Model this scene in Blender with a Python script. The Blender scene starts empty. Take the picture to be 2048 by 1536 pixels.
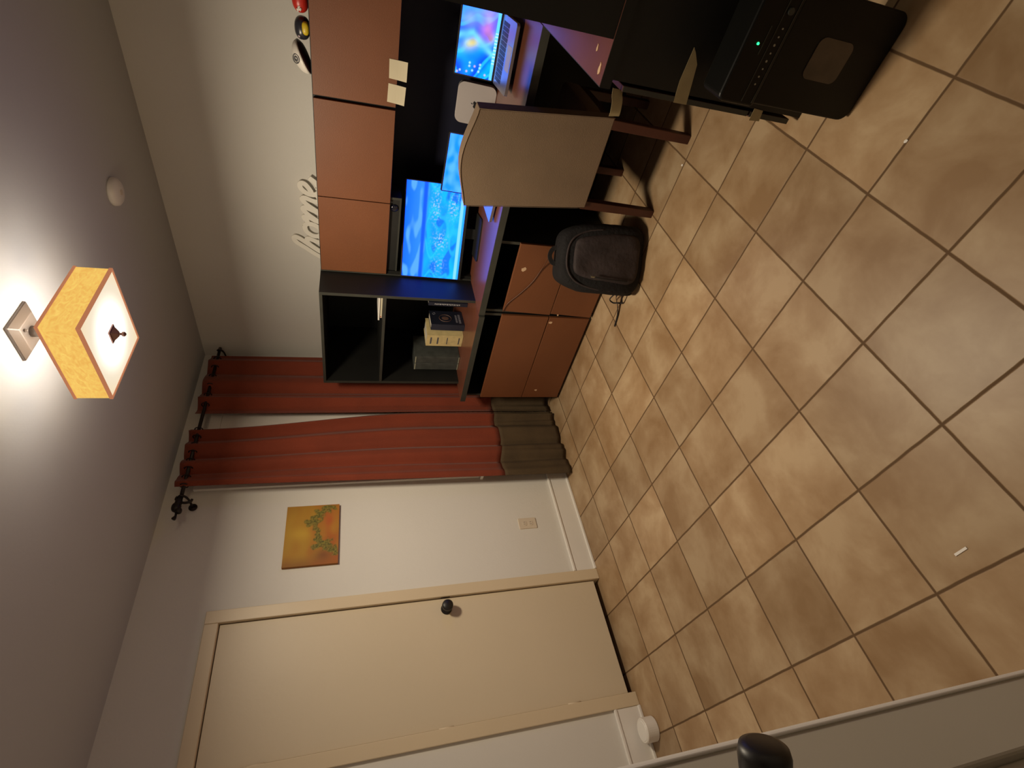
import bpy, bmesh, math, random
from mathutils import Vector, Matrix, noise
random.seed(4)
S = 0.307                      # floor tile pitch
sc = bpy.context.scene
COL = sc.collection

# ------------------------------------------------------------------ camera
yaw, pitch, roll = 0.7597078, 0.3001736, -0.0068673
cy_, sy_, cp_, sp_ = math.cos(yaw), math.sin(yaw), math.cos(pitch), math.sin(pitch)
fwd = Vector((sy_*cp_, cy_*cp_, -sp_)); rt = Vector((cy_, -sy_, 0)); dn = fwd.cross(rt)
c_, s_ = math.cos(roll), math.sin(roll)
r2 = c_*rt + s_*dn; d2 = -s_*rt + c_*dn
CAM = Vector((-2.81705551, -2.36527852, 4.64120424))*S
cam_data = bpy.data.cameras.new('camera'); cam = bpy.data.objects.new('camera', cam_data); COL.objects.link(cam)
cam_data.sensor_width = 36.0; cam_data.lens = 1018.375/2048*36.0; cam_data.clip_start = 0.02
X, Y, Z = d2, r2, -fwd         # the photograph is held sideways: the room's "down" is the picture's right
cam.matrix_world = Matrix(((X.x, Y.x, Z.x, CAM.x), (X.y, Y.y, Z.y, CAM.y), (X.z, Y.z, Z.z, CAM.z), (0, 0, 0, 1)))
sc.camera = cam

# ------------------------------------------------------------------ world, exposure
w = bpy.data.worlds.new('world'); sc.world = w; w.use_nodes = True
w.node_tree.nodes['Background'].inputs[0].default_value = (1.0, 0.85, 0.65, 1)
w.node_tree.nodes['Background'].inputs[1].default_value = 0.012
sc.view_settings.view_transform = 'Standard'; sc.view_settings.look = 'None'
sc.view_settings.gamma = 1.0; sc.view_settings.exposure = 0.0
sc.view_settings.use_curve_mapping = False
LIGHT_COL = (1.0, 0.85, 0.635)
UP_COL = (1.0, 0.95, 0.87)
DOWN_W, UP_W, SIDE_W = 35.0, 2.1, 0.45

# ------------------------------------------------------------------ helpers
def lin(c):
    return tuple(((v/255)/12.92 if v/255 <= .04045 else ((v/255+.055)/1.055)**2.4) for v in c)

def nt_mat(name):
    m = bpy.data.materials.new(name); m.use_nodes = True
    return m, m.node_tree, m.node_tree.nodes['Principled BSDF']

def mat(name, rgb, rough=.6, metal=0., var=.06, vscale=6., bump=0., bscale=60., sheen=0., spec=.5, coat=0.):
    """procedural material: rgb is a linear albedo, varied by a noise texture"""
    m, t, b = nt_mat(name)
    tc = t.nodes.new('ShaderNodeTexCoord')
    n = t.nodes.new('ShaderNodeTexNoise'); n.inputs['Scale'].default_value = vscale; n.inputs['Detail'].default_value = 4
    t.links.new(tc.outputs['Object'], n.inputs['Vector'])
    r = t.nodes.new('ShaderNodeValToRGB')
    r.color_ramp.elements[0].position = .3; r.color_ramp.elements[1].position = .7
    r.color_ramp.elements[0].color = (*[max(0, v*(1-var)) for v in rgb], 1)
    r.color_ramp.elements[1].color = (*[min(1, v*(1+var)) for v in rgb], 1)
    t.links.new(n.outputs['Fac'], r.inputs['Fac']); t.links.new(r.outputs['Color'], b.inputs['Base Color'])
    b.inputs['Roughness'].default_value = rough; b.inputs['Metallic'].default_value = metal
    b.inputs['Specular IOR Level'].default_value = spec
    b.inputs['Coat Weight'].default_value = coat
    if sheen: b.inputs['Sheen Weight'].default_value = sheen
    if bump:
        n2 = t.nodes.new('ShaderNodeTexNoise'); n2.inputs['Scale'].default_value = bscale
        t.links.new(tc.outputs['Object'], n2.inputs['Vector'])
        bp = t.nodes.new('ShaderNodeBump'); bp.inputs['Strength'].default_value = bump; bp.inputs['Distance'].default_value = .01
        t.links.new(n2.outputs['Fac'], bp.inputs['Height']); t.links.new(bp.outputs['Normal'], b.inputs['Normal'])
    return m

def emis(name, rgb, strength):
    m, t, b = nt_mat(name)
    b.inputs['Base Color'].default_value = (*rgb, 1); b.inputs['Emission Color'].default_value = (*rgb, 1)
    b.inputs['Emission Strength'].default_value = strength
    return m

def paint_mat(name, emit=0., rough=.5):
    """surface whose picture is stored per vertex (a lit screen or a painted canvas)"""
    m, t, b = nt_mat(name)
    a = t.nodes.new('ShaderNodeVertexColor'); a.layer_name = 'picture'
    b.inputs['Roughness'].default_value = rough
    if emit:
        b.inputs['Base Color'].default_value = (0, 0, 0, 1)
        t.links.new(a.outputs['Color'], b.inputs['Emission Color']); b.inputs['Emission Strength'].default_value = emit
    else:
        t.links.new(a.outputs['Color'], b.inputs['Base Color'])
    return m

def thing(name, label, cat, loc=(0, 0, 0), rotz=0., group=None, kind=None):
    o = bpy.data.objects.new(name, None); COL.objects.link(o)
    o.empty_display_size = .05
    o.location = loc; o.rotation_euler = (0, 0, rotz)
    if label: o['label'] = label
    if cat: o['category'] = cat
    if group: o['group'] = group
    if kind: o['kind'] = kind
    return o

def root_matrix(o):
    m = Matrix.Identity(4)
    while o is not None:
        m = (Matrix.Translation(o.location) @ o.rotation_euler.to_matrix().to_4x4()) @ m
        o = o.parent
    return m

def obj(name, bm, m, parent=None, world=True, smooth=False, label=None, cat=None, group=None, kind=None, bevel=0.):
    if parent is not None and world:
        bm.transform(root_matrix(parent).inverted())
    bmesh.ops.recalc_face_normals(bm, faces=bm.faces)
    me = bpy.data.meshes.new(name); bm.to_mesh(me); bm.free()
    if m: me.materials.append(m)
    o = bpy.data.objects.new(name, me); COL.objects.link(o)
    if parent is not None: o.parent = parent
    if smooth:
        for p in me.polygons: p.use_smooth = True
    if label: o['label'] = label
    if cat: o['category'] = cat
    if group: o['group'] = group
    if kind: o['kind'] = kind
    if bevel:
        b = o.modifiers.new('bevel', 'BEVEL'); b.width = bevel; b.segments = 2; b.limit_method = 'ANGLE'
    return o

def bx(bm, x0, x1, y0, y1, z0, z1, mtx=None):
    vs = [bm.verts.new((x, y, z)) for x in (x0, x1) for y in (y0, y1) for z in (z0, z1)]
    if mtx is not None:
        for v in vs: v.co = mtx @ v.co
    for f in ((0, 1, 3, 2), (4, 6, 7, 5), (0, 4, 5, 1), (2, 3, 7, 6), (0, 2, 6, 4), (1, 5, 7, 3)):
        bm.faces.new([vs[i] for i in f])
    return vs

def box(name, x0, x1, y0, y1, z0, z1, m, parent=None, **k):
    bm = bmesh.new(); bx(bm, x0, x1, y0, y1, z0, z1); return obj(name, bm, m, parent, **k)

def hexa(bm, p):      # p: 8 points, bottom four then top four (same winding)
    vs = [bm.verts.new(q) for q in p]
    for f in ((0, 1, 2, 3), (7, 6, 5, 4), (0, 4, 5, 1), (1, 5, 6, 2), (2, 6, 7, 3), (3, 7, 4, 0)):
        bm.faces.new([vs[i] for i in f])

def cr(pts, n=6, closed=False):          # Catmull-Rom
    P = [Vector(p) for p in pts]; out = []
    N = len(P)
    rng = range(N if closed else N-1)
    for i in rng:
        g = (lambda k: P[k % N]) if closed else (lambda k: P[max(0, min(N-1, k))])
        a, b, c, d = g(i-1), g(i), g(i+1), g(i+2)
        for k in range(n):
            t = k/n
            out.append(.5*((2*b)+(c-a)*t+(2*a-5*b+4*c-d)*t*t+(3*b-a-3*c+d)*t**3))
    if not closed: out.append(P[-1])
    return out

def tube(bm, pts, r, n=10, closed=False, flat=None):
    """round tube along pts; r may be a list; flat=(normal, k) squashes it along normal"""
    P = [Vector(p) for p in pts]; N = len(P); rings = []
    up = Vector((0, 0, 1))
    prev = None
    for i, p in enumerate(P):
        if closed: t = (P[(i+1) % N]-P[i-1])
        else: t = P[min(N-1, i+1)]-P[max(0, i-1)]
        t.normalize()
        if prev is None:
            a = up if abs(t.z) < .9 else Vector((1, 0, 0))
            u = t.cross(a).normalized()
        else:
            u = (prev-t*prev.dot(t)).normalized()
        prev = u; v = t.cross(u)
        rr = r[i] if isinstance(r, (list, tuple)) else r
        ring = []
        for k in range(n):
            a = 2*math.pi*k/n; q = rr*(math.cos(a)*u+math.sin(a)*v)
            if flat: q = q-flat[0]*q.dot(flat[0])*(1-flat[1])
            ring.append(bm.verts.new(p+q))
        rings.append(ring)
    for i in range(N if closed else N-1):
        A, B = rings[i], rings[(i+1) % N]
        for k in range(n): bm.faces.new((A[k], A[(k+1) % n], B[(k+1) % n], B[k]))
    if not closed:
        bm.faces.new(rings[0][::-1]); bm.faces.new(rings[-1])

def ribbon(bm, pts, w, th, nrm):
    """flat strap: rectangular section, width w across the path, thickness th along nrm"""
    P = [Vector(p) for p in pts]; N = len(P); rings = []; nrm = Vector(nrm).normalized()
    for i, p in enumerate(P):
        t = (P[min(N-1, i+1)]-P[max(0, i-1)]).normalized()
        s = t.cross(nrm).normalized()
        ww = w[i] if isinstance(w, (list, tuple)) else w
        rings.append([bm.verts.new(p+s*a*ww/2+nrm*b*th/2) for a, b in ((-1, -1), (1, -1), (1, 1), (-1, 1))])
    for i in range(N-1):
        A, B = rings[i], rings[i+1]
        for k in range(4): bm.faces.new((A[k], A[(k+1) % 4], B[(k+1) % 4], B[k]))
    bm.faces.new(rings[0][::-1]); bm.faces.new(rings[-1])

def lathe(bm, prof, n=32, origin=(0, 0, 0), axis=(0, 0, 1)):
    """prof: list of (r, h) along axis"""
    ax = Vector(axis).normalized(); q = Vector((0, 0, 1)).rotation_difference(ax); o = Vector(origin); rings = []
    for r, h in prof:
        rings.append([bm.verts.new(o+q @ Vector((r*math.cos(2*math.pi*k/n), r*math.sin(2*math.pi*k/n), h))) for k in range(n)])
    for A, B in zip(rings, rings[1:]):
        for k in range(n): bm.faces.new((A[k], A[(k+1) % n], B[(k+1) % n], B[k]))
    bm.faces.new(rings[0][::-1]); bm.faces.new(rings[-1])

def rr_outline(w, h, r, n=6):            # rounded rectangle centred on 0
    out = []
    for cx, cy, a0 in ((w/2-r, h/2-r, 0), (-w/2+r, h/2-r, 90), (-w/2+r, -h/2+r, 180), (w/2-r, -h/2+r, 270)):
        for k in range(n+1):
            a = math.radians(a0+90*k/n); out.append((cx+r*math.cos(a), cy+r*math.sin(a)))
    return out

def prism(bm, outline, f0, f1):
    """outline 2-D; f0 / f1 map (u,v) to the two end faces"""
    A = [bm.verts.new(f0(u, v)) for u, v in outline]; B = [bm.verts.new(f1(u, v)) for u, v in outline]
    n = len(A); bm.faces.new(A[::-1]); bm.faces.new(B)
    for k in range(n): bm.faces.new((A[k], A[(k+1) % n], B[(k+1) % n], B[k]))

def softbox(bm, w, d, h, e=.35, nu=40, nv=24, shape=None, mtx=None):
    """super-ellipsoid block, base at z=0; shape(p) may push the points around"""
    sg = lambda a, p: math.copysign(abs(a)**p, a)
    rows = []
    for j in range(nv+1):
        ph = -math.pi/2+math.pi*j/nv; row = []
        for i in range(nu):
            th = 2*math.pi*i/nu
            p = Vector((w/2*sg(math.cos(ph), e)*sg(math.cos(th), e), d/2*sg(math.cos(ph), e)*sg(math.sin(th), e), h/2*sg(math.sin(ph), e)+h/2))
            if shape: p = shape(p)
            if mtx is not None: p = mtx @ p
            row.append(bm.verts.new(p))
        rows.append(row)
    for A, B in zip(rows, rows[1:]):
        for i in range(nu): bm.faces.new((A[i], A[(i+1) % nu], B[(i+1) % nu], B[i]))
    bmesh.ops.remove_doubles(bm, verts=bm.verts, dist=1e-5)

def picture_mesh(name, m, parent, p00, pu, pv, fn, nu, nv, **k):
    """flat picture: p00 = top-left corner, pu to the right, pv downwards; fn(u,v) -> linear rgb"""
    bm = bmesh.new(); lay = bm.loops.layers.float_color.new('picture')
    p00, pu, pv = Vector(p00), Vector(pu), Vector(pv)
    g = [[bm.verts.new(p00+pu*i/nu+pv*j/nv) for i in range(nu+1)] for j in range(nv+1)]
    colr = [[(*fn(i/nu, j/nv), 1) for i in range(nu+1)] for j in range(nv+1)]
    for j in range(nv):
        for i in range(nu):
            f = bm.faces.new((g[j][i], g[j+1][i], g[j+1][i+1], g[j][i+1]))
            for l, (a, b) in zip(f.loops, ((j, i), (j+1, i), (j+1, i+1), (j, i+1))): l[lay] = colr[a][b]
    return obj(name, bm, m, parent, **k)

def px_x(x, y, ax, v):      # a picture pixel carried to the plane axis=v, to place flat scraps of tape
    R = fwd+d2*((x-1024)/1018.375)+r2*((768-y)/1018.375); k = (v-CAM[ax])/R[ax]; return CAM+R*k
def mix(a, b, t):
    t = max(0, min(1, t)); return tuple(x+(y-x)*t for x, y in zip(a, b))
def ss(a, b, x):
    t = max(0, min(1, (x-a)/(b-a))); return t*t*(3-2*t)
def nz(x, y, s=1, k=0): return noise.noise(Vector((x*s, y*s, k)))

# ------------------------------------------------------------------ materials
M = {}
M['wall'] = mat('painted_wall', (.71, .685, .635), .75, var=.015, vscale=2, bump=.06, bscale=90)
M['ceiling'] = mat('painted_ceiling', (.50, .50, .505), .8, var=.02, vscale=1.5, bump=.04, bscale=70)
M['white_trim'] = mat('white_trim_paint', (.82, .79, .74), .4, var=.02, vscale=3)
M['beige_door'] = mat('beige_door_paint', (.66, .56, .41), .45, var=.03, vscale=1.3, bump=.05, bscale=40)
M['beige_trim'] = mat('beige_trim_paint', (.68, .56, .39), .4, var=.02, vscale=2)
M['grey_door'] = mat('entry_door_paint', (.43, .40, .33), .4, var=.03, vscale=2)
M['dark_gap'] = mat('dark_gap', (.012, .006, .004), .9)
M['black_metal'] = mat('black_metal', (.012, .010, .010), .42, var=.2)
M['laminate'] = mat('black_laminate', (.0105, .0105, .0095), .5, spec=.35, var=.12, vscale=8)
M['edge'] = mat('dark_grey_edge_band', (.036, .037, .030), .5, var=.15, vscale=12)
M['orange'] = mat('orange_brown_wood', (.170, .059, .022), .5, var=.07, vscale=3, bump=.05, bscale=200)
M['mahogany'] = mat('mahogany_worktop', (.15, .052, .030), .30, var=.12, vscale=5)
M['curtain'] = mat('rust_fabric', (.190, .031, .010), .9, var=.10, vscale=5, bump=.25, bscale=220, sheen=.1)
M['hem'] = mat('brown_fabric', (.075, .048, .022), .9, var=.18, vscale=7, bump=.25, bscale=160)
M['rod'] = mat('bronze_black_iron', (.015, .009, .007), .4, metal=.4, var=.2)
M['blind'] = mat('white_blind', (.80, .76, .70), .8, var=.02)
M['slip'] = mat('taupe_slipcover', (.185, .124, .074), .85, var=.05, vscale=9, bump=.15, bscale=300, sheen=.1)
M['redwood'] = mat('dark_red_wood', (.050, .012, .006), .42, var=.2, vscale=8)
M['bag'] = mat('charcoal_nylon', (.0095, .0085, .009), .85, spec=.25, var=.25, vscale=8, bump=.35, bscale=60)
M['bag_panel'] = mat('dark_brown_nylon', (.032, .023, .023), .75, spec=.3, var=.3, vscale=14, bump=.3, bscale=45)
M['strap'] = mat('black_webbing', (.010, .008, .008), .8, var=.2)
M['zip'] = mat('zip_metal', (.35, .32, .22), .3, metal=.8)
M['blue_tag'] = mat('blue_tag', (.05, .16, .32), .6)
M['gloss'] = mat('black_gloss_plastic', (.0035, .0035, .003), .38, var=.2, spec=.25)
M['matte'] = mat('black_matte_plastic', (.010, .010, .009), .55, var=.2)
M['window'] = mat('smoky_bin_window', (.075, .055, .038), .35, var=.22, vscale=18)
M['dots'] = mat('grey_icon_print', (.35, .33, .25), .5)
M['silver'] = mat('brushed_silver', (.42, .42, .43), .35, metal=.85, var=.04)
M['silver_matt'] = mat('silver_case', (.50, .45, .43), .5, metal=.15, var=.03)
M['keys'] = mat('dark_keys', (.03, .035, .05), .5)
M['tape'] = mat('masking_tape', (.34, .27, .14), .7, var=.08, vscale=20)
M['note'] = mat('cream_sticky_note', (.62, .56, .40), .8, var=.03)
M['sign'] = mat('white_painted_wood', (.88, .84, .75), .6, var=.02)
M['white_pl'] = mat('white_plastic', (.78, .74, .68), .4, var=.02)
M['plate'] = mat('ivory_plate', (.66, .57, .45), .4, var=.02)
M['red'] = mat('red_shell', (.50, .022, .012), .35)
M['yellow'] = mat('yellow_band', (.65, .47, .02), .4)
M['dkshell'] = mat('dark_shell', (.025, .025, .035), .3)
M['greyprint'] = mat('grey_print', (.10, .10, .11), .5)
M['paper'] = mat('page_block', (.62, .56, .44), .8, var=.06, vscale=60)
M['navy'] = mat('navy_cover', (.016, .019, .035), .45, var=.2)
M['cream'] = mat('cream_spine', (.62, .50, .24), .6, var=.12, vscale=30)
M['greybox'] = mat('grey_card', (.050, .055, .050), .6, var=.25, vscale=25)
M['chip'] = mat('bare_chipped_wood', (.62, .42, .26), .8, var=.1, vscale=40)
M['metal'] = mat('lamp_nickel', (.17, .14, .12), .4, metal=.35, var=.05)
M['finial'] = mat('lamp_finial_bronze', (.22, .10, .07), .4, metal=.4)
M['trimcloth'] = mat('shade_trim_fabric', (.30, .14, .09), .8, var=.1, vscale=30)
_b = M['trimcloth'].node_tree.nodes['Principled BSDF']; _b.inputs['Emission Color'].default_value = (*lin((192, 122, 84)), 1); _b.inputs['Emission Strength'].default_value = .75   # light seeping through the lit shade's binding
M['led'] = emis('green_led', (.02, 1.0, .22), 3.0)
M['screen'] = paint_mat('lit_screen', emit=1.3, rough=.3)
M['canvas'] = paint_mat('painted_canvas', rough=.6)
M['glassdark'] = mat('dark_device_face', (.006, .007, .016), .15, coat=.3)

def floor_material():
    m, t, b = nt_mat('stone_look_tiles'); N, L = t.nodes, t.links
    tc = N.new('ShaderNodeTexCoord'); sep = N.new('ShaderNodeSeparateXYZ'); L.new(tc.outputs['Object'], sep.inputs[0])
    def math_(op, a, b_=None):
        n = N.new('ShaderNodeMath'); n.operation = op
        for i, v in enumerate((a, b_)):
            if v is None: continue
            if isinstance(v, (int, float)): n.inputs[i].default_value = v
            else: L.new(v, n.inputs[i])
        return n.outputs[0]
    # slightly wavy joints
    wv = N.new('ShaderNodeTexNoise'); wv.inputs['Scale'].default_value = 14; L.new(tc.outputs['Object'], wv.inputs['Vector'])
    wob = math_('MULTIPLY', math_('SUBTRACT', wv.outputs['Fac'], .5), .012)
    tx = math_('ADD', math_('DIVIDE', sep.outputs['X'], S), wob); ty = math_('ADD', math_('DIVIDE', sep.outputs['Y'], S), wob)
    fx = math_('FRACT', tx); fy = math_('FRACT', ty)
    ex = math_('MINIMUM', fx, math_('SUBTRACT', 1, fx)); ey = math_('MINIMUM', fy, math_('SUBTRACT', 1, fy))
    e = math_('MINIMUM', ex, ey)
    mr = N.new('ShaderNodeMapRange'); mr.interpolation_type = 'SMOOTHSTEP'
    mr.inputs['From Min'].default_value = .006; mr.inputs['From Max'].default_value = .017
    L.new(e, mr.inputs['Value'])                                      # 0 in the joint, 1 on the tile
    cx = math_('FLOOR', tx); cy = math_('FLOOR', ty)
    cmb = N.new('ShaderNodeCombineXYZ'); L.new(cx, cmb.inputs[0]); L.new(cy, cmb.inputs[1])
    wn = N.new('ShaderNodeTexWhiteNoise'); wn.noise_dimensions = '3D'; L.new(cmb.outputs[0], wn.inputs['Vector'])
    # every tile reads a different patch of one cloudy texture
    vs = N.new('ShaderNodeVectorMath'); vs.operation = 'SCALE'; vs.inputs['Scale'].default_value = 13.; L.new(wn.outputs['Color'], vs.inputs[0])
    va = N.new('ShaderNodeVectorMath'); va.operation = 'ADD'; L.new(tc.outputs['Object'], va.inputs[0]); L.new(vs.outputs[0], va.inputs[1])
    n1 = N.new('ShaderNodeTexNoise'); n1.inputs['Scale'].default_value = 4.5; n1.inputs['Detail'].default_value = 5; n1.inputs['Roughness'].default_value = .58
    n1.inputs['Distortion'].default_value = .25
    L.new(va.outputs[0], n1.inputs['Vector'])
    ramp = N.new('ShaderNodeValToRGB'); el = ramp.color_ramp.elements
    el[0].position = .34; el[0].color = (.292, .180, .090, 1)
    el[1].position = .64; el[1].color = (.440, .318, .192, 1)
    x = el.new(.5); x.color = (.365, .245, .137, 1)
    L.new(n1.outputs['Fac'], ramp.inputs['Fac'])
    hsv = N.new('ShaderNodeHueSaturation'); L.new(ramp.outputs['Color'], hsv.inputs['Color'])
    tv = N.new('ShaderNodeMapRange'); tv.inputs['To Min'].default_value = .84; tv.inputs['To Max'].default_value = 1.12
    L.new(wn.outputs['Value'], tv.inputs['Value']); L.new(tv.outputs[0], hsv.inputs['Value'])
    mx = N.new('ShaderNodeMix'); mx.data_type = 'RGBA'
    mx.inputs['A'].default_value = (.115, .064, .028, 1); L.new(hsv.outputs['Color'], mx.inputs['B']); L.new(mr.outputs[0], mx.inputs['Factor'])
    L.new(mx.outputs['Result'], b.inputs['Base Color'])
    rg = N.new('ShaderNodeMapRange'); rg.inputs['To Min'].default_value = .8; rg.inputs['To Max'].default_value = .42
    L.new(mr.outputs[0], rg.inputs['Value']); L.new(rg.outputs[0], b.inputs['Roughness'])
    b.inputs['Specular IOR Level'].default_value = .3
    hs = math_('ADD', mr.outputs[0], math_('MULTIPLY', n1.outputs['Fac'], .35))
    bp = N.new('ShaderNodeBump'); bp.inputs['Strength'].default_value = .5; bp.inputs['Distance'].default_value = .003
    L.new(hs, bp.inputs['Height']); L.new(bp.outputs['Normal'], b.inputs['Normal'])
    return m

# ------------------------------------------------------------------ the room
XR, YB, ZC = 2.097, 2.115, 2.439
XL, YF = -1.30, -1.42
box('floor', XL-.9, XR+.1, YF-.1, YB+.7, -.05, 0, floor_material(), kind='structure')
box('ceiling', XL-.9, XR+.1, YF-.1, YB+.1, ZC, ZC+.05, M['ceiling'], kind='structure')
DX0, DX1, DZ = -.405, .204, 2.049                                     # closet door opening
bm = bmesh.new()
bx(bm, XL, DX0-.012, YB, YB+.1, 0, ZC); bx(bm, DX1+.012, XR+.1, YB, YB+.1, 0, ZC); bx(bm, DX0-.012, DX1+.012, YB, YB+.1, DZ+.012, ZC)
obj('wall_back', bm, M['wall'], kind='structure')
box('wall_right', XR, XR+.1, YF-.1, YB, 0, ZC, M['wall'], kind='structure')
box('wall_front', XL-.9, XR, YF-.1, YF, 0, ZC, M['wall'], kind='structure')
bm = bmesh.new()
bx(bm, XL-.1, XL, -.55, YB+.1, 0, ZC); bx(bm, XL-.1, XL, YF, -.55, 2.10, ZC)
obj('wall_left', bm, M['wall'], kind='structure')
# shallow dark closet behind the door
bm = bmesh.new(); bx(bm, DX0-.1, DX1+.1, YB+.60, YB+.65, 0, ZC); bx(bm, DX0-.15, DX0-.1, YB+.1, YB+.65, 0, ZC); bx(bm, DX1+.1, DX1+.15, YB+.1, YB+.65, 0, ZC)
bx(bm, DX0-.15, DX1+.15, YB+.1, YB+.65, ZC-.02, ZC)
obj('wall_closet', bm, M['dark_gap'], kind='structure')

# closet door
d = thing('door_1', 'beige flush closet door with black round knob in the back wall', None, (DX0, YB, 0), kind='structure')
box('slab', DX0+.003, DX1-.003, YB+.006, YB+.04, .034, DZ-.004, M['beige_door'], d, bevel=.002)
bm = bmesh.new()
tw = .062
for a, b_, c, e in ((DX0-tw, DX0, 0, DZ+tw), (DX1, DX1+tw, 0, DZ+tw)):
    bx(bm, a, b_, YB-.016, YB, c, e)
bx(bm, DX0, DX1, YB-.016, YB, DZ, DZ+tw)
for a, b_ in ((DX0-.012, DX0), (DX1, DX1+.012)): bx(bm, a, b_, YB, YB+.1, 0, DZ+.012)
bx(bm, DX0, DX1, YB, YB+.1, DZ, DZ+.012)
obj('door_frame', bm, M['beige_trim'], d, bevel=.003)
bm = bmesh.new(); lathe(bm, [(.030, 0), (.030, .006), (.012, .010), (.012, .030), (.024, .036), (.030, .048), (.029, .062), (.022, .068)], origin=(.143, YB+.006, .937), axis=(0, -1, 0))
k = obj('door_knob', bm, M['black_metal'], d, smooth=True, label='round black knob')
box('strike_plate', .2025, .2045, YB-.005, YB+.004, .912, .962, M['black_metal'], d)
for z in (.345, 1.0, 1.815):
    bm = bmesh.new(); tube(bm, [(DX0, YB-.003, z-.035), (DX0, YB-.003, z+.035)], .006, 8); obj('hinge', bm, M['beige_trim'], d, smooth=True)

# baseboards: board with a thin cap and a shoe strip
def baseboard(name, x0, x1, y0, y1, nx, ny):
    bm = bmesh.new()
    for th, za, zb in ((.012, 0, .135), (.018, .135, .149), (.022, 0, .014)):
        if ny: bx(bm, x0, x1, y0-th, y0, za, zb)
        else: bx(bm, min(x0, x0+nx*th), max(x0, x0+nx*th), y0, y1, za, zb)
    obj(name, bm, M['white_trim'], kind='structure', bevel=.003)
baseboard('baseboard_back', DX1+tw, XR, YB, 0, 0, 1)
baseboard('baseboard_back_left', XL+.02, DX0-tw, YB, 0, 0, 1)
baseboard('baseboard_left', XL, XL, -.55, YB-.03, 1, 0)

# window behind the curtains
wd = thing('window_1', 'white blind in a white casing behind the rust curtains', None, (1.45, YB, .6), kind='structure')
bm = bmesh.new(); bx(bm, .965, 1.03, YB-.022, YB, .62, 2.30); bx(bm, 1.93, 1.995, YB-.022, YB, .62, 2.30); bx(bm, 1.03, 1.93, YB-.022, YB, 2.235, 2.30)
obj('window_frame', bm, M['white_trim'], wd, bevel=.003)
box('window_sill', .95, 2.01, YB-.05, YB, .60, .62, M['white_trim'], wd, bevel=.003)
box('blind', 1.031, 1.929, YB-.016, YB-.008, .622, 2.234, M['blind'], wd)

# the entry door leaf beside the camera, standing ajar
LA = math.radians(38.0)
Lx, Ly = CAM.x+.75*math.sin(math.radians(3.72)), CAM.y+.75*math.cos(math.radians(3.72))
lm = Matrix(((math.sin(LA), math.cos(LA), 0, Lx), (math.cos(LA), -math.sin(LA), 0, Ly), (0, 0, 1, 0), (0, 0, 0, 1)))
# local frame: +x runs from hinge to latch (latch edge at x=0), +y is the face towards the camera
d2o = thing('door_2', 'open grey-beige panelled entry door with a black knob beside the camera', None, (Lx, Ly, 0), kind='structure')
bm = bmesh.new()
def leafbox(x0, x1, y0, y1, z0, z1): bx(bm, x0, x1, y0, y1, z0, z1, lm)
# stiles and rails with sunk panels
for x0, x1 in ((-.76, -.63), (-.145, -.010)): leafbox(x0, x1, -.038, 0, .012, 2.03)
for z0, z1 in ((.012, .22), (.80, .99), (1.90, 2.03)): leafbox(-.63, -.145, -.038, 0, z0, z1)
leafbox(-.63, -.145, -.030, -.010, .22, 1.90)
obj('slab', bm, M['grey_door'], d2o, bevel=.004)
bm = bmesh.new()
bx(bm, -.010, 0.0, -.038, -.004, .012, 2.03, lm); bx(bm, -.022, -.014, -.001, .004, .012, 2.03, lm)
obj('edge_trim', bm, M['white_trim'], d2o, bevel=.002)
bm = bmesh.new()
kn = [(.031, 0), (.031, .006), (.023, .009), (.0245, .022), (.0270, .044), (.0280, .062), (.0260, .070), (.018, .074)]
lathe(bm, kn, origin=lm @ Vector((-.130, 0, .991)), axis=(lm.to_3x3() @ Vector((0, 1, 0))))
obj('door_knob', bm, M['black_metal'], d2o, smooth=True, label='round black knob')
bm = bmesh.new(); bx(bm, -.012, .001, -.030, -.008, .92, .98, lm); obj('latch_plate', bm, M['black_metal'], d2o)

# ------------------------------------------------------------------ ceiling lamp
LX, LY = .640, .628
t = thing('ceiling_lamp', 'lit square ceiling lamp with yellow fabric shade and white diffuser', 'lamp', (LX, LY, ZC))
H, ZB, ZT = .152, 2.197, 2.305
bm = bmesh.new()
a, b_ = .068, .045
hexa(bm, [(LX-b_, LY-b_, ZC-.024), (LX+b_, LY-b_, ZC-.024), (LX+b_, LY+b_, ZC-.024), (LX-b_, LY+b_, ZC-.024),
          (LX-a, LY-a, ZC-.008), (LX+a, LY-a, ZC-.008), (LX+a, LY+a, ZC-.008), (LX-a, LY+a, ZC-.008)])
bx(bm, LX-a, LX+a, LY-a, LY+a, ZC-.008, ZC)
obj('canopy', bm, M['metal'], t, bevel=.002)
bm = bmesh.new(); lathe(bm, [(.018, 0), (.018, .020), (.010, .028), (.0045, .034), (.0045, .20)], 20, (LX, LY, ZC-.024), (0, 0, -1)); obj('stem', bm, M['metal'], t, smooth=True)
for sx, sy in ((-.028, -.028), (.028, .028)):
    bm = bmesh.new(); lathe(bm, [(.005, 0), (.006, .004), (.003, .008)], 12, (LX+sx, LY+sy, ZC-.024), (0, 0, -1)); obj('screw', bm, M['metal'], t)
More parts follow.
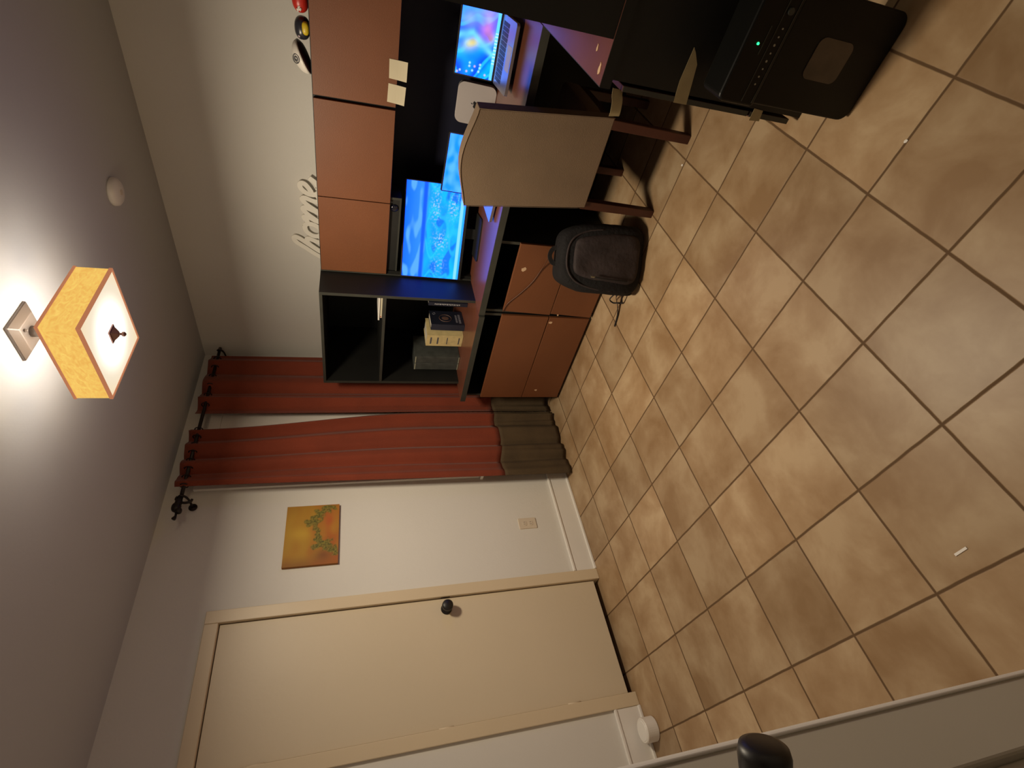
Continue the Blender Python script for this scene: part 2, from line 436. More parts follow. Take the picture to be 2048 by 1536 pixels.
def shade_material():
    m, tt, b = nt_mat('lit_yellow_shade_fabric'); N, L = tt.nodes, tt.links
    tc = N.new('ShaderNodeTexCoord'); mp = N.new('ShaderNodeMapping'); mp.inputs['Scale'].default_value = (30, 30, 60)
    L.new(tc.outputs['Object'], mp.inputs['Vector'])
    n = N.new('ShaderNodeTexNoise'); n.inputs['Scale'].default_value = 1.1; n.inputs['Detail'].default_value = 4; n.inputs['Distortion'].default_value = 1.5
    L.new(mp.outputs[0], n.inputs['Vector'])
    r = N.new('ShaderNodeValToRGB'); r.color_ramp.elements[0].position = .32; r.color_ramp.elements[1].position = .72
    r.color_ramp.elements[0].color = (*lin((236, 180, 86)), 1); r.color_ramp.elements[1].color = (*lin((252, 212, 108)), 1)
    L.new(n.outputs['Fac'], r.inputs['Fac'])
    b.inputs['Base Color'].default_value = (.30, .18, .06, 1); b.inputs['Roughness'].default_value = .9
    L.new(r.outputs['Color'], b.inputs['Emission Color']); b.inputs['Emission Strength'].default_value = .93
    return m
sm = shade_material(); th = .003
for x0, x1, y0, y1 in ((-H, H, -H, -H+th), (-H, H, H-th, H), (-H, -H+th, -H+th, H-th), (H-th, H, -H+th, H-th)):
    box('shade_panel', LX+x0, LX+x1, LY+y0, LY+y1, ZB+.004, ZT-.004, sm, t)
def ring(name, h, z0, z1, wd_, m):
    bm = bmesh.new()
    for x0, x1, y0, y1 in ((-h, h, -h, -h+wd_), (-h, h, h-wd_, h), (-h, -h+wd_, -h+wd_, h-wd_), (h-wd_, h, -h+wd_, h-wd_)):
        bx(bm, LX+x0, LX+x1, LY+y0, LY+y1, z0, z1)
    return obj(name, bm, m, t)
ring('bottom_trim', H+.0025, ZB-.001, ZB+.009, .006, M['trimcloth']); ring('top_trim', H+.0025, ZT-.008, ZT, .006, M['trimcloth'])
def diffuser_material():
    m, tt, b = nt_mat('lit_white_diffuser'); N, L = tt.nodes, tt.links
    tc = N.new('ShaderNodeTexCoord'); ln = N.new('ShaderNodeVectorMath'); ln.operation = 'LENGTH'; L.new(tc.outputs['Object'], ln.inputs[0])
    r = N.new('ShaderNodeValToRGB'); el = r.color_ramp.elements
    el[0].position = .05; el[0].color = (1, .98, .92, 1); el[1].position = 1.0; el[1].color = (*lin((243, 222, 180)), 1)
    mr = N.new('ShaderNodeMapRange'); mr.inputs['From Max'].default_value = .21; L.new(ln.outputs['Value'], mr.inputs['Value'])
    L.new(mr.outputs[0], r.inputs['Fac'])
    st = N.new('ShaderNodeMapRange'); st.interpolation_type = 'SMOOTHSTEP'; st.inputs['From Min'].default_value = .02; st.inputs['From Max'].default_value = .15
    st.inputs['To Min'].default_value = 2.6; st.inputs['To Max'].default_value = .95; L.new(ln.outputs['Value'], st.inputs['Value'])
    L.new(r.outputs['Color'], b.inputs['Emission Color']); L.new(st.outputs[0], b.inputs['Emission Strength'])
    b.inputs['Base Color'].default_value = (.3, .3, .28, 1)
    return m
bm = bmesh.new(); bx(bm, -H+.004, H-.004, -H+.004, H-.004, -.002, .002)
df = obj('diffuser', bm, diffuser_material(), t, world=False); df.location = (0, 0, ZB+.004-ZC)
bm = bmesh.new(); z = ZB+.001
e_ = .023
bx(bm, LX-e_, LX+e_, LY-e_, LY+e_, z-.004, z)
hexa(bm, [(LX-.006, LY-.006, z-.020), (LX+.006, LY-.006, z-.020), (LX+.006, LY+.006, z-.020), (LX-.006, LY+.006, z-.020),
          (LX-e_+.004, LY-e_+.004, z-.004), (LX+e_-.004, LY-e_+.004, z-.004), (LX+e_-.004, LY+e_-.004, z-.004), (LX-e_+.004, LY+e_-.004, z-.004)])
lathe(bm, [(.005, 0), (.004, .006), (.008, .010), (.008, .015), (.004, .019)], 16, (LX, LY, z-.020), (0, 0, -1))
obj('finial', bm, M['finial'], t, label='small bronze finial under the diffuser')
# its light: the glow through the diffuser, and the bulbs seen from above the open shade
ld = bpy.data.lights.new('lamp_glow_down', 'AREA'); ld.shape = 'SQUARE'; ld.size = .28; ld.energy = DOWN_W; ld.color = LIGHT_COL
lo = bpy.data.objects.new('lamp_glow_down', ld); COL.objects.link(lo); lo.parent = t; lo.location = (0, 0, ZB-.042-ZC); lo.visible_camera = False
for sx, sy in ((-.07, 0), (.07, 0), (0, -.07), (0, .07)):
    lp = bpy.data.lights.new('lamp_bulb', 'POINT'); lp.energy = UP_W/2; lp.color = UP_COL; lp.shadow_soft_size = .035
    lo = bpy.data.objects.new('lamp_bulb', lp); COL.objects.link(lo); lo.parent = t; lo.location = (sx, sy, ZB+.060-ZC); lo.visible_camera = False
# side glow of the fabric shade
for ang in range(4):
    l = bpy.data.lights.new('lamp_glow_side', 'AREA'); l.shape = 'RECTANGLE'; l.size = .28; l.size_y = .09; l.energy = SIDE_W; l.color = (1, .84, .60)
    o = bpy.data.objects.new('lamp_glow_side', l); COL.objects.link(o); o.parent = t; o.visible_camera = False
    q = ang*math.pi/2
    o.location = (math.cos(q)*(H+.006), math.sin(q)*(H+.006), (ZB+ZT)/2-ZC); o.rotation_euler = (math.pi/2, 0, q-math.pi/2)

# smoke detector
t = thing('smoke_detector', 'small round white smoke detector on the ceiling right of the lamp', 'smoke detector', (1.553, .617, ZC))
bm = bmesh.new(); lathe(bm, [(.058, 0), (.060, .006), (.058, .020), (.045, .030), (.02, .033)], 32, (1.553, .617, ZC), (0, 0, -1)); obj('housing', bm, M['white_pl'], t, smooth=True)
bm = bmesh.new(); lathe(bm, [(.012, 0), (.012, .003)], 16, (1.553, .617, ZC-.032), (0, 0, -1)); obj('test_button', bm, M['plate'], t)

# ------------------------------------------------------------------ curtains and rod
YC, ZR = 2.0, 2.318
t = thing('curtain_rod', 'dark iron curtain rod with ornate leaf finial above the rust curtains', 'curtain rod', (1.4, YC, ZR))
bm = bmesh.new(); tube(bm, [(.87, YC, ZR), (2.05, YC, ZR)], .010, 12); obj('rod', bm, M['rod'], t, smooth=True)
bm = bmesh.new()
tube(bm, cr([(.87, YC, ZR), (.84, YC, ZR+.004), (.815, YC, ZR+.008)]), [.011, .012, .012, .012, .013, .014, .016, .018, .018, .018, .018, .018, .016][:13], 10)
softbox(bm, .055, .04, .045, .8, 16, 10, mtx=Matrix.Translation((.80, YC, ZR-.012)))
softbox(bm, .035, .03, .03, .8, 12, 8, mtx=Matrix.Translation((.775, YC-.004, ZR-.022)))
tube(bm, cr([(.79, YC, ZR+.008), (.765, YC, ZR+.004), (.745, YC, ZR+.004), (.728, YC, ZR+.010)], 4), [.009]*4+[.006]*4+[.007, .009, .011, .012, .010], 8)
tube(bm, cr([(.865, YC, ZR+.018), (.85, YC, ZR+.022), (.838, YC, ZR+.006), (.825, YC, ZR-.02), (.83, YC, ZR-.05), (.845, YC, ZR-.055)], 4), .007, 8)
obj('finial', bm, M['rod'], t, smooth=True, label='ornate leaf and twig finial')
for bxx in (.862, 2.02):
    bm = bmesh.new()
    tube(bm, cr([(bxx, YC-.004, ZR+.012), (bxx, YC-.016, ZR), (bxx, YC-.006, ZR-.016), (bxx, YC+.03, ZR-.03), (bxx, YB-.004, ZR-.035)], 5), .006, 8)
    lathe(bm, [(.022, 0), (.022, .005)], 16, (bxx, YB-.005, ZR-.035), (0, 1, 0))
    obj('bracket', bm, M['rod'], t, smooth=True)

def curtain(label, xs0, xs1, zt, zb, zs, nf, ph, seed, group=None):
    """xs0(v), xs1(v): the sides; nf folds; zs(u): height of the seam to the brown band"""
    root = thing('curtain', label, 'curtain', ((xs0(0)+xs1(0))/2, YC, 0), group='pair of rust curtains with brown hems')
    nu = 220
    def P(u, v):
        A = .0215*(1-.30*v)+.010*nz(u*3, v*1.5, 1.3, seed)
        w_ = u+.022*math.sin(5.3*u+seed)+.018*math.sin(11.*u+2*seed)+.020*nz(u*5, v*2.2, 1, seed+7)*v
        a = 2*math.pi*nf*w_+ph
        x = xs0(v)+(xs1(v)-xs0(v))*u+.004*math.sin(2*a)*(1-.3*v)
        y = YC+A*math.sin(a)+.007*math.sin(2.3*a+1.2)*(.35+.65*v)+.012*nz(u*9, v*5, 1, seed+3)*ss(.55, 1, v)
        z = zt-(zt-zb(u))*v
        return x, y, z
    def grid(v0, v1, nv, name, m):
        bm = bmesh.new(); g = []
        for j in range(nv+1):
            row = []
            for i in range(nu+1):
                u = i/nu; va, vb = v0(u), v1(u); row.append(bm.verts.new(P(u, va+(vb-va)*j/nv)))
            g.append(row)
        for j in range(nv):
            for i in range(nu): bm.faces.new((g[j][i], g[j+1][i], g[j+1][i+1], g[j][i+1]))
        o = obj(name, bm, m, root, smooth=True)
        s = o.modifiers.new('thickness', 'SOLIDIFY'); s.thickness = .003; s.offset = 0
    vs = lambda u: (zt-zs(u))/(zt-zb(u))
    grid(lambda u: 0, vs, 46, 'panel', M['curtain']); grid(vs, lambda u: 1, 16, 'hem_band', M['hem'])
    k = 0
    while True:                                        # grommets where the cloth crosses the rod
        u = (k*math.pi-ph)/(2*math.pi*nf); k += 1
        if u > 1: break
        if u < 0.01: continue
        x = xs0(0)+(xs1(0)-xs0(0))*u
        bm = bmesh.new(); n = 20
        tube(bm, [(x, YC+.021*math.cos(2*math.pi*i/n), ZR+.021*math.sin(2*math.pi*i/n)) for i in range(n)], .0032, 6, closed=True)
        obj('grommet', bm, M['rod'], root, smooth=True)
    return root
curtain('left rust-red curtain panel whose brown hem touches the floor', lambda v: .925-.03*ss(0, 1, v), lambda v: 1.330+.115*ss(0, .60, v),
        2.362, lambda u: .006+.012*u, lambda u: .478-.025*u+.012*math.sin(9*u), 3.6, 2.6, 1.0)
curtain('right rust-red curtain panel hanging behind the bookshelf and desk', lambda v: 1.456, lambda v: 1.99,
        2.362, lambda u: .022+.015*math.sin(7*u), lambda u: .455+.01*math.sin(5*u), 3.2, .5, 5.0)

# ------------------------------------------------------------------ wall things
t = thing('painting', 'small unframed yellow-orange canvas with green foliage on the back wall', 'painting', (.64, YB, 1.647))
PX0, PX1, PZ0, PZ1 = .452, .818, 1.505, 1.790
box('canvas', PX0, PX1, YB-.018, YB, PZ0, PZ1, mat('canvas_edge', lin((150, 95, 30)), .8), t)
_pr = random.Random(3)
blobs = [(u, v, r) for u, v, r in
         [(.93, .80, .07), (.88, .70, .08), (.84, .62, .09), (.80, .55, .06), (.74, .50, .07), (.70, .58, .06), (.66, .42, .04), (.60, .55, .05), (.55, .60, .05),
          (.48, .60, .05), (.42, .62, .06), (.36, .64, .07), (.32, .70, .08), (.36, .80, .07), (.28, .84, .08), (.22, .90, .07), (.30, .56, .06), (.95, .90, .05), (.72, .38, .04), (.17, .95, .05)]]
def paint(u, v):
    c = mix(lin((190, 135, 30)), lin((196, 150, 40)), .5+.8*nz(u*3, v*7, 1, 2))
    c = mix(c, lin((214, 170, 50)), .9*math.exp(-((u-.52)**2/.012+(v-.30)**2/.05)))
    c = mix(c, lin((150, 95, 22)), ss(.20, .0, u)*.8+.35*ss(.75, 1, u)*(1-v))
    c = mix(c, lin((185, 95, 28)), ss(.42, .62, v+.25*nz(u*3, 0, 1, 5))*(.55+.6*nz(u*4, v*4, 1, 8)))
    c = mix(c, lin((196, 84, 36)), .8*math.exp(-((u-.70)**2/.02+(v-.82)**2/.01)))
    c = mix(c, lin((200, 140, 40)), .8*math.exp(-((u-.58)**2/.01+(v-.90)**2/.006)))
    c = mix(c, lin((120, 62, 30)), .7*math.exp(-((u-.15)**2/.01+(v-.72)**2/.03)))
    for bu, bv, r in blobs:
        q = ((u-bu)**2+(v-bv)**2)**.5/(r*1.25)+.6*nz(u*16, v*14, 1, 1)
        c = mix(c, mix(lin((84, 82, 14)), lin((150, 138, 48)), .5+1.3*nz(u*40, v*40, 1, 9)), ss(1.0, .55, q)*.9)
    return tuple(x*.80 for x in c)
picture_mesh('picture', M['canvas'], t, (PX0, YB-.0195, PZ1), (PX1-PX0, 0, 0), (0, 0, PZ0-PZ1), paint, 110, 86)

t = thing('wall_outlet', 'ivory duplex power outlet low on the back wall', 'outlet', (.607, YB, .365))
bm = bmesh.new(); prism(bm, rr_outline(.075, .118, .006), lambda u, v: (.607+u, YB, .365+v), lambda u, v: (.607+u*.96, YB-.006, .365+v*.97)); obj('plate', bm, M['plate'], t)
for dz in (-.02, .02):
    bm = bmesh.new(); prism(bm, rr_outline(.034, .028, .010), lambda u, v: (.607+u, YB-.005, .365+dz+v), lambda u, v: (.607+u, YB-.008, .365+dz+v))
    s = obj('socket', bm, M['plate'], t)
    bm = bmesh.new()
    for dx in (-.007, .007): bx(bm, .607+dx-.001, .607+dx+.001, YB-.0088, YB-.0078, .365+dz-.005, .365+dz+.005)
    o = obj('slot', bm, M['greyprint'], s, world=True)

# script word standing on the hutch, against the wall
t = thing('home_sign', "white cut-out script sign reading 'home' on top of the hutch", 'sign', (XR-.01, .96, 1.616))
strokes = [[(0, -1), (3, 4.5), (7, 10.5), (10.5, 15), (13, 16.8), (14.6, 16), (13.4, 13), (9.5, 8), (6.5, 3.5), (4.5, 0)],
           [(4.5, 0), (7.5, 4.5), (10.5, 8.4), (13, 9.8), (14.2, 8.6), (13, 5), (12.2, 1.4), (14, 0), (17, 2)],
           [(23, 10.6), (19.5, 9.8), (16.8, 6.5), (16.3, 2.5), (18.4, 0), (22, 1), (24.4, 5), (24.4, 9), (22.6, 10.8)], [(24, 9), (26, 8.6), (28.5, 10)],
           [(27, 9.6), (29.2, 10.6), (29, 7.5), (27.2, 3.5), (26, 0)], [(26, 0), (29, 5), (32, 9), (34.6, 10.9), (35.6, 9.3), (34.2, 5.5), (32.4, 0)],
           [(32.4, 0), (35.4, 5), (38.2, 9), (40.8, 11), (41.8, 9.2), (40.6, 5.5), (40, 2), (41.4, .2), (44, 1.6)],
           [(43.5, 4.2), (47.5, 6.2), (50.5, 9), (50.4, 11.4), (47.8, 11.4), (45, 8.2), (44.2, 4), (45.8, .8), (49, .2), (52.2, 2.6), (54.5, 6)]]
bm = bmesh.new(); so = XR-.020
for s in strokes:
    pts = cr([(0, 1.225-x*.0096, 1.622+z*.0088*(1.07 if z > 12 else 1)) for x, z in s], 6); so -= .0005
    ribbon(bm, [(so-i*.00003, q.y, q.z) for i, q in enumerate(pts)], .027, .008, (1, 0, 0))
obj('lettering', bm, M['sign'], t)
for yy in (1.17, .95, .77): box('stand_off', XR-.0165, XR, yy-.004, yy+.004, 1.628, 1.645, M['sign'], t)

# ------------------------------------------------------------------ desk furniture along the right wall
FX = 1.434                                             # front plane of the lower cabinets
def cabinet(label, y0, y1, grp, skew, chips, loc):
    t = thing('drawer_cabinet', label, 'cabinet', (1.75, (y0+y1)/2, 0), group='orange-brown drawer cabinets under the worktop')
    bm = bmesh.new()
    bx(bm, FX+.018, 2.07, y0+.004, y0+.020, 0, .700); bx(bm, FX+.018, 2.07, y1-.020, y1-.004, 0, .700)
    bx(bm, FX+.03, 2.07, y0+.020, y1-.020, .02, .04); bx(bm, 2.05, 2.07, y0+.020, y1-.020, .04, .700); bx(bm, FX+.10, 2.05, y0+.020, y1-.020, .545, .56)
    obj('carcass', bm, M['laminate'], t)
    for yy in ((y0+.004, y0+.020), (y1-.020, y1-.004)): box('edge_band', FX+.0165, FX+.0180, *yy, 0, .700, M['edge'], t)
    for (z0, z1), sk, ch in zip(((.020, .288), (.292, .590)), skew, chips):
        bm = bmesh.new()
        a0, a1 = y0+.003, y1-.003
        # each front hangs a little crooked, opening a wedge at one side
        hexa(bm, [(FX, a0+sk[0], z0), (FX+.016, a0+sk[0], z0), (FX+.016, a1-sk[1], z0+sk[4]), (FX, a1-sk[1], z0+sk[4]),
                  (FX, a0+sk[2], z1-.002), (FX+.016, a0+sk[2], z1-.002), (FX+.016, a1-sk[3], z1+sk[4]), (FX, a1-sk[3], z1+sk[4])])
        dr = obj('drawer_front', bm, M['orange'], t, bevel=.0015)
        for cy, cz, r in ch:
            bm = bmesh.new(); n = 9; rs = [r*(.65+.7*random.random()) for _ in range(n)]
            f = [(FX-.0012, cy+rs[i]*math.cos(6.283*i/n), cz+rs[i]*1.1*math.sin(6.283*i/n)) for i in range(n)]
            vs = [bm.verts.new(p) for p in f]; vs2 = [bm.verts.new((FX+.001, p[1], p[2])) for p in f]
            bm.faces.new(vs)
            for i in range(n): bm.faces.new((vs[i], vs[(i+1) % n], vs2[(i+1) % n], vs2[i]))
            obj('chip', bm, M['chip'], dr, label='bare chipped spot')
    return t
cabinet('orange-brown two-drawer cabinet next to the curtains, under the bookshelf', 1.098, 1.832, None,
        ((.000, 0, .000, 0, 0), (.000, 0, .000, 0, 0)), ([(1.754, .205, .008), (1.14, .272, .010)], []), None)
cabinet('orange-brown two-drawer cabinet partly hidden by the backpack', .615, 1.092, None,
        ((0, 0, 0, .016, 0), (0, .006, 0, .020, 0)), ([(1.08, .24, .005)], [(.774, .536, .013)]), None)

def slab(name, label, pts, z0, z1, edge_faces=True):
    """worktop: outline pts (x,y) with a darker edge band around it"""
    cx = sum(p[0] for p in pts)/len(pts); cy = sum(p[1] for p in pts)/len(pts)
    t = thing(name, label, 'worktop', (cx, cy, z0), group='mahogany worktops of the desk')
    bm = bmesh.new(); A = [bm.verts.new((x, y, z0)) for x, y in pts]; B = [bm.verts.new((x, y, z1)) for x, y in pts]
    bm.faces.new(A[::-1]); bm.faces.new(B)
    for k in range(len(pts)): bm.faces.new((A[k], A[(k+1) % len(pts)], B[(k+1) % len(pts)], B[k]))
    obj('top', bm, M['mahogany'], t)
    return t
t = slab('worktop', 'mahogany worktop with dark edge under the bookshelf', [(1.406, 1.100), (XR-.002, 1.100), (XR-.002, 1.838), (1.406, 1.838)], .701, .735)
box('edge_band', 1.403, 1.406, 1.100, 1.838, .701, .7345, M['edge'], t); box('edge_band', 1.406, XR-.002, 1.0975, 1.100, .701, .7345, M['edge'], t)
t = slab('worktop', 'mahogany desk top carrying the monitor and the two laptops', [(1.418, -.340), (XR-.002, -.340), (XR-.002, 1.094), (1.418, 1.094)], .701, .736)
box('edge_band', 1.415, 1.418, -.340, 1.094, .701, .7355, M['edge'], t); box('edge_band', 1.418, XR-.002, 1.094, 1.0965, .701, .7355, M['edge'], t)
t = slab('worktop', 'mahogany return desk top beside the shredder', [(.722, -1.0), (XR-.002, -1.0), (XR-.002, -.343), (.722, -.343)], .701, .735)
box('edge_band', .722, 1.418, -.343, -.3405, .701, .7345, M['edge'], t); box('edge_band', .7195, .722, -1.0, -.3405, .701, .7345, M['laminate'], t)
for q_, r_ in (((1195, 95), .010), ((1199, 137), .016)):
    P_ = px_x(*q_, 2, .7352); bm = bmesh.new(); prism(bm, [(r_*.5*math.cos(a_)*(1+.3*math.sin(3*a_)), r_*math.sin(a_)*(1+.2*math.cos(5*a_))) for a_ in [6.283*i/11 for i in range(11)]], lambda u, v: (P_.x+u, P_.y+v, .7349), lambda u, v: (P_.x+u, P_.y+v, .7358)); obj('chip', bm, M['chip'], t, label='bare chipped spot')
# kneehole back board
t = thing('modesty_panel', 'black back board closing the kneehole below the desk', 'panel', (2.04, .14, 0))
box('board', 2.03, 2.046, -.33, .612, 0, .700, M['laminate'], t)

# pedestal of the return desk, its end board facing the camera
t = thing('desk_pedestal', 'black drawer pedestal with taped end panel behind the shredder', 'pedestal', (1.0, -.68, 0))
bm = bmesh.new(); bx(bm, .722, .740, -1.0, -.366, 0, .701); bx(bm, 1.24, 1.258, -1.0, -.366, 0, .701); bx(bm, .740, 1.24, -1.0, -.985, 0, .701); bx(bm, .740, 1.24, -.985, -.375, .03, .05)
obj('carcass', bm, M['laminate'], t)
for z0, z1 in ((.20, .435), (.44, .66), (.035, .195)):
    dr = box('drawer_front', .722, 1.258, -.357, -.340, z0, z1, M['redwood'], t, bevel=.002)
    box('edge_band', .7205, .722, -.356, -.341, z0+.002, z1-.002, M['edge'], dr)
def strip(name, pts, nrm, m, parent, label=None):
    bm = bmesh.new(); n = Vector(nrm)*.0008
    A = [bm.verts.new(Vector(p)) for p in pts]; B = [bm.verts.new(Vector(p)+n) for p in pts]
    bm.faces.new(A); bm.faces.new(B[::-1])
    for k in range(len(A)): bm.faces.new((A[k], A[(k+1) % len(A)], B[(k+1) % len(A)], B[k]))
    return obj(name, bm, m, parent, label=label)
strip('tape', [(.7212, -.489, .484), (.7212, -.478, .473), (.7212, -.449, .452), (.7212, -.3395, .432), (.7212, -.3395, .479), (.7212, -.40, .487)], (-1, 0, 0), M['tape'], t, 'long strip of masking tape')
strip('tape', [(.7197, -.368, .187), (.7197, -.366, .152), (.7197, -.334, .147), (.7197, -.331, .186)], (-1, 0, 0), M['tape'], t, 'short piece of masking tape')
bm = bmesh.new(); ribbon(bm, cr([(.735, -.342, .668), (.728, -.328, .668), (.720, -.312, .664), (.718, -.285, .660), (.722, -.270, .658)], 4), .034, .001, (-.9, -.2, 0))
obj('tape', bm, M['tape'], t, label='loose curled end of masking tape')

# wall hutch with the orange doors
HX, HZ0, HZ1 = 1.735, 1.250, 1.613
t = thing('hutch', 'long black wall hutch with orange-brown doors over the desk', 'hutch', (1.92, .3, .736))
bm = bmesh.new()
bx(bm, HX+.017, XR-.002, -.463, 1.078, HZ1-.016, HZ1); bx(bm, HX+.017, XR-.002, -.463, 1.078, HZ0, HZ0+.016)
for y in (-.463, .155, .622, 1.062): bx(bm, HX+.017, XR-.014, y, y+.016, HZ0+.016, HZ1-.016)
bx(bm, HX+.017, XR-.014, 1.062, 1.078, .737, HZ0)
obj('carcass', bm, M['laminate'], t)
box('back_panel', XR-.014, XR-.002, -.463, 1.078, .737, HZ1-.016, mat('back_board_blue_haze', (.009, .010, .026), .5, spec=.35), t)  # blue flare over the dark board is put into its colour
for y0, y1 in ((-.455, .150), (.164, .628), (.632, 1.074)):
    box('door', HX, HX+.016, y0, y1, HZ0, HZ1-.004, M['orange'], t, bevel=.0015)
box('edge_band', HX+.002, HX+.016, 1.0755, 1.083, .737, HZ1, M['edge'], t)
# low dark box hung under the left-hand doors
t = thing('speaker_bar', 'black box with a modelled round reflection mounted under the left hutch doors', 'speaker', (1.80, .85, 1.19))
bm = bmesh.new(); bx(bm, HX+.020, 1.90, .60, 1.058, 1.190, 1.249); obj('housing', bm, M['matte'], t)
bm = bmesh.new()
for y0, y1, z0, z1 in ((.60, 1.058, 1.190, 1.199), (.60, .612, 1.199, 1.249)): bx(bm, HX+.014, HX+.020, y0, y1, z0, z1)
obj('rim', bm, M['edge'], t)
bm = bmesh.new(); lathe(bm, [(.021, 0), (.020, .006), (.012, .010)], 20, (HX+.019, .66, 1.226), (-1, 0, 0)); obj('reflection_spot', bm, M['glassdark'], t, smooth=True)  # raised disc models a reflection on the glossy black front

# tall upper part over the return desk
t = thing('hutch', 'tall black end unit standing on the return desk', 'hutch', (1.2, -.73, .735))
bm = bmesh.new(); bx(bm, .724, .742, -1.0, -.463, .7355, 1.613); bx(bm, .742, XR-.004, -1.0, -.985, .7355, 1.613); bx(bm, .742, 1.73, -.985, -.463, 1.597, 1.613); bx(bm, .742, 1.73, -.985, -.481, 1.25, 1.266)
obj('carcass', bm, M['laminate'], t)
for a, b_ in ((.744, 1.23), (1.234, 1.72)): box('door', a, b_, -.480, -.464, 1.268, 1.595, M['orange'], t)

# bookshelf
BX = 1.540
t = thing('bookshelf', 'black open two-compartment bookshelf standing on the worktop', 'bookshelf', (1.82, 1.45, .735))
bm = bmesh.new()
bx(bm, BX+.002, XR-.003, 1.087, 1.105, .7355, 1.614); bx(bm, BX+.002, XR-.003, 1.788, 1.806, .7355, 1.614)
bx(bm, BX+.002, XR-.003, 1.105, 1.788, 1.598, 1.614); bx(bm, XR-.015, XR-.003, 1.105, 1.788, .7355, 1.598)
obj('carcass', bm, M['laminate'], t)
box('shelf', BX+.006, XR-.015, 1.105, 1.788, 1.252, 1.270, M['laminate'], t)
bm = bmesh.new()
for y0, y1, z0, z1 in ((1.087, 1.105, .7355, 1.614), (1.788, 1.806, .7355, 1.614), (1.105, 1.788, 1.598, 1.614), (1.105, 1.788, 1.253, 1.269)): bx(bm, BX, BX+.002+(.004 if z0 == 1.253 else 0), y0, y1, z0, z1)
obj('edge_band', bm, M['edge'], t)

# books in the bookshelf --------------------------------------------------
def book(label, x0, x1, y0, y1, z0, z1, cover, rot=0., tilt=0., spine='x', group=None, name='book'):
    """upright book: spine on the -x side"""
    w_, dpt, h = y1-y0, x1-x0, z1-z0
    t = thing(name, label, 'book' if name == 'book' else 'box', ((x0+x1)/2, (y0+y1)/2, z0), rot, 'books on the lower shelf')
    if tilt: t.rotation_euler = (tilt, 0, rot)
    bm = bmesh.new()
    bx(bm, -dpt/2, dpt/2, -w_/2, -w_/2+.003, 0, h); bx(bm, -dpt/2, dpt/2, w_/2-.003, w_/2, 0, h); bx(bm, -dpt/2, -dpt/2+.003, -w_/2+.003, w_/2-.003, 0, h)
    obj('cover', bm, cover, t, world=False)
    bm = bmesh.new(); bx(bm, -dpt/2+.003, dpt/2-.004, -w_/2+.003, w_/2-.003, .003, h-.003); obj('pages', bm, M['paper'], t, world=False)
    return t, dpt, w_, h
tb, D, Wd, Hh = book('thick cream book with a yellow spine behind the navy book', 1.655, 1.815, 1.462, 1.560, .736, .975, M['cream'], math.radians(-4))
for z0, z1 in ((.02, .028), (.10, .106), (.16, .170), (.205, .215)): box('spine_mark', -D/2-.0006, -D/2+.001, -.030, .030, z0, z1, M['greyprint'], tb, world=False)
tb, D, Wd, Hh = book('navy book with a round emblem on its cover, leaning against the cream book', 1.665, 1.825, 1.395, 1.440, .736, .955, M['navy'], math.radians(6), tilt=math.radians(0))
bm = bmesh.new()
n = 26
tube(bm, [(-.005+.040*math.cos(6.283*i/n), -Wd/2-.0008, .12+.040*math.sin(6.283*i/n)) for i in range(n)], .0018, 5, closed=True)
softbox(bm, .040, .002, .046, .9, 16, 8, mtx=Matrix.Translation((-.005, -Wd/2-.0006, .097)))
obj('emblem', bm, mat('emblem_print', (.16, .09, .07), .5), tb, world=False)
bm = bmesh.new()
tube(bm, [(.045+.010*math.cos(6.283*i/12), -Wd/2-.0008, .19+.010*math.sin(6.283*i/12)) for i in range(12)], .0012, 5, closed=True)
obj('cover_print', bm, mat('pale_print', (.20, .20, .24), .5), tb, world=False)
bm = bmesh.new()
for i in range(7): bx(bm, -.058+i*.015, -.048+i*.015, -Wd/2-.001, -Wd/2+.0005, .020, .034)
for i in range(6): bx(bm, -.050+i*.015, -.040+i*.015, -Wd/2-.001, -Wd/2+.0005, .042, .054)
obj('cover_print', bm, mat('pale_print', (.20, .20, .24), .5), tb, world=False)
tb, D, Wd, Hh = book('slim dark book with white spine lettering by the right side of the bookshelf', 1.700, 1.85, 1.236, 1.262, .736, .985, M['navy'], 0)
bm = bmesh.new()
zz = .05
for i in range(15):
    bx(bm, -D/2-.0008, -D/2+.001, -.004, .003+.002*(i % 2), zz, zz+.006); zz += .011
obj('spine_mark', bm, mat('white_print', (.5, .5, .5), .5), tb, world=False)
for i, (y0, lab) in enumerate(((1.640, 'dark grey card box on the left of the lower shelf, nearer the books'), (1.702, 'dark grey card box on the left of the lower shelf, nearer the curtain'))):
    t = thing('file_box', lab, 'file box', (1.72, y0+.029, .736), group='grey card boxes on the lower shelf')
    box('box_body', 1.630, 1.84, y0, y0+.059, .736, 1.040, M['greybox'], t, bevel=.002)
    for z0, z1 in ((.738, .744), (1.030, 1.037)): box('label_edge', 1.629, 1.631, y0+.002, y0+.057, z0, z1, mat('pale_edge', (.30, .30, .22), .6), t)
t = thing('white_box', 'flat white box lying on the upper shelf of the bookshelf', 'box', (1.68, 1.215, 1.270))
box('base', 1.590, 1.76, 1.108, 1.290, 1.2705, 1.284, M['note'], t, bevel=.001)
box('lid', 1.585, 1.76, 1.108, 1.305, 1.2845, 1.293, M['white_pl'], t, bevel=.001)
box('seal', 1.5892, 1.590, 1.278, 1.284, 1.275, 1.281, M['red'], t)

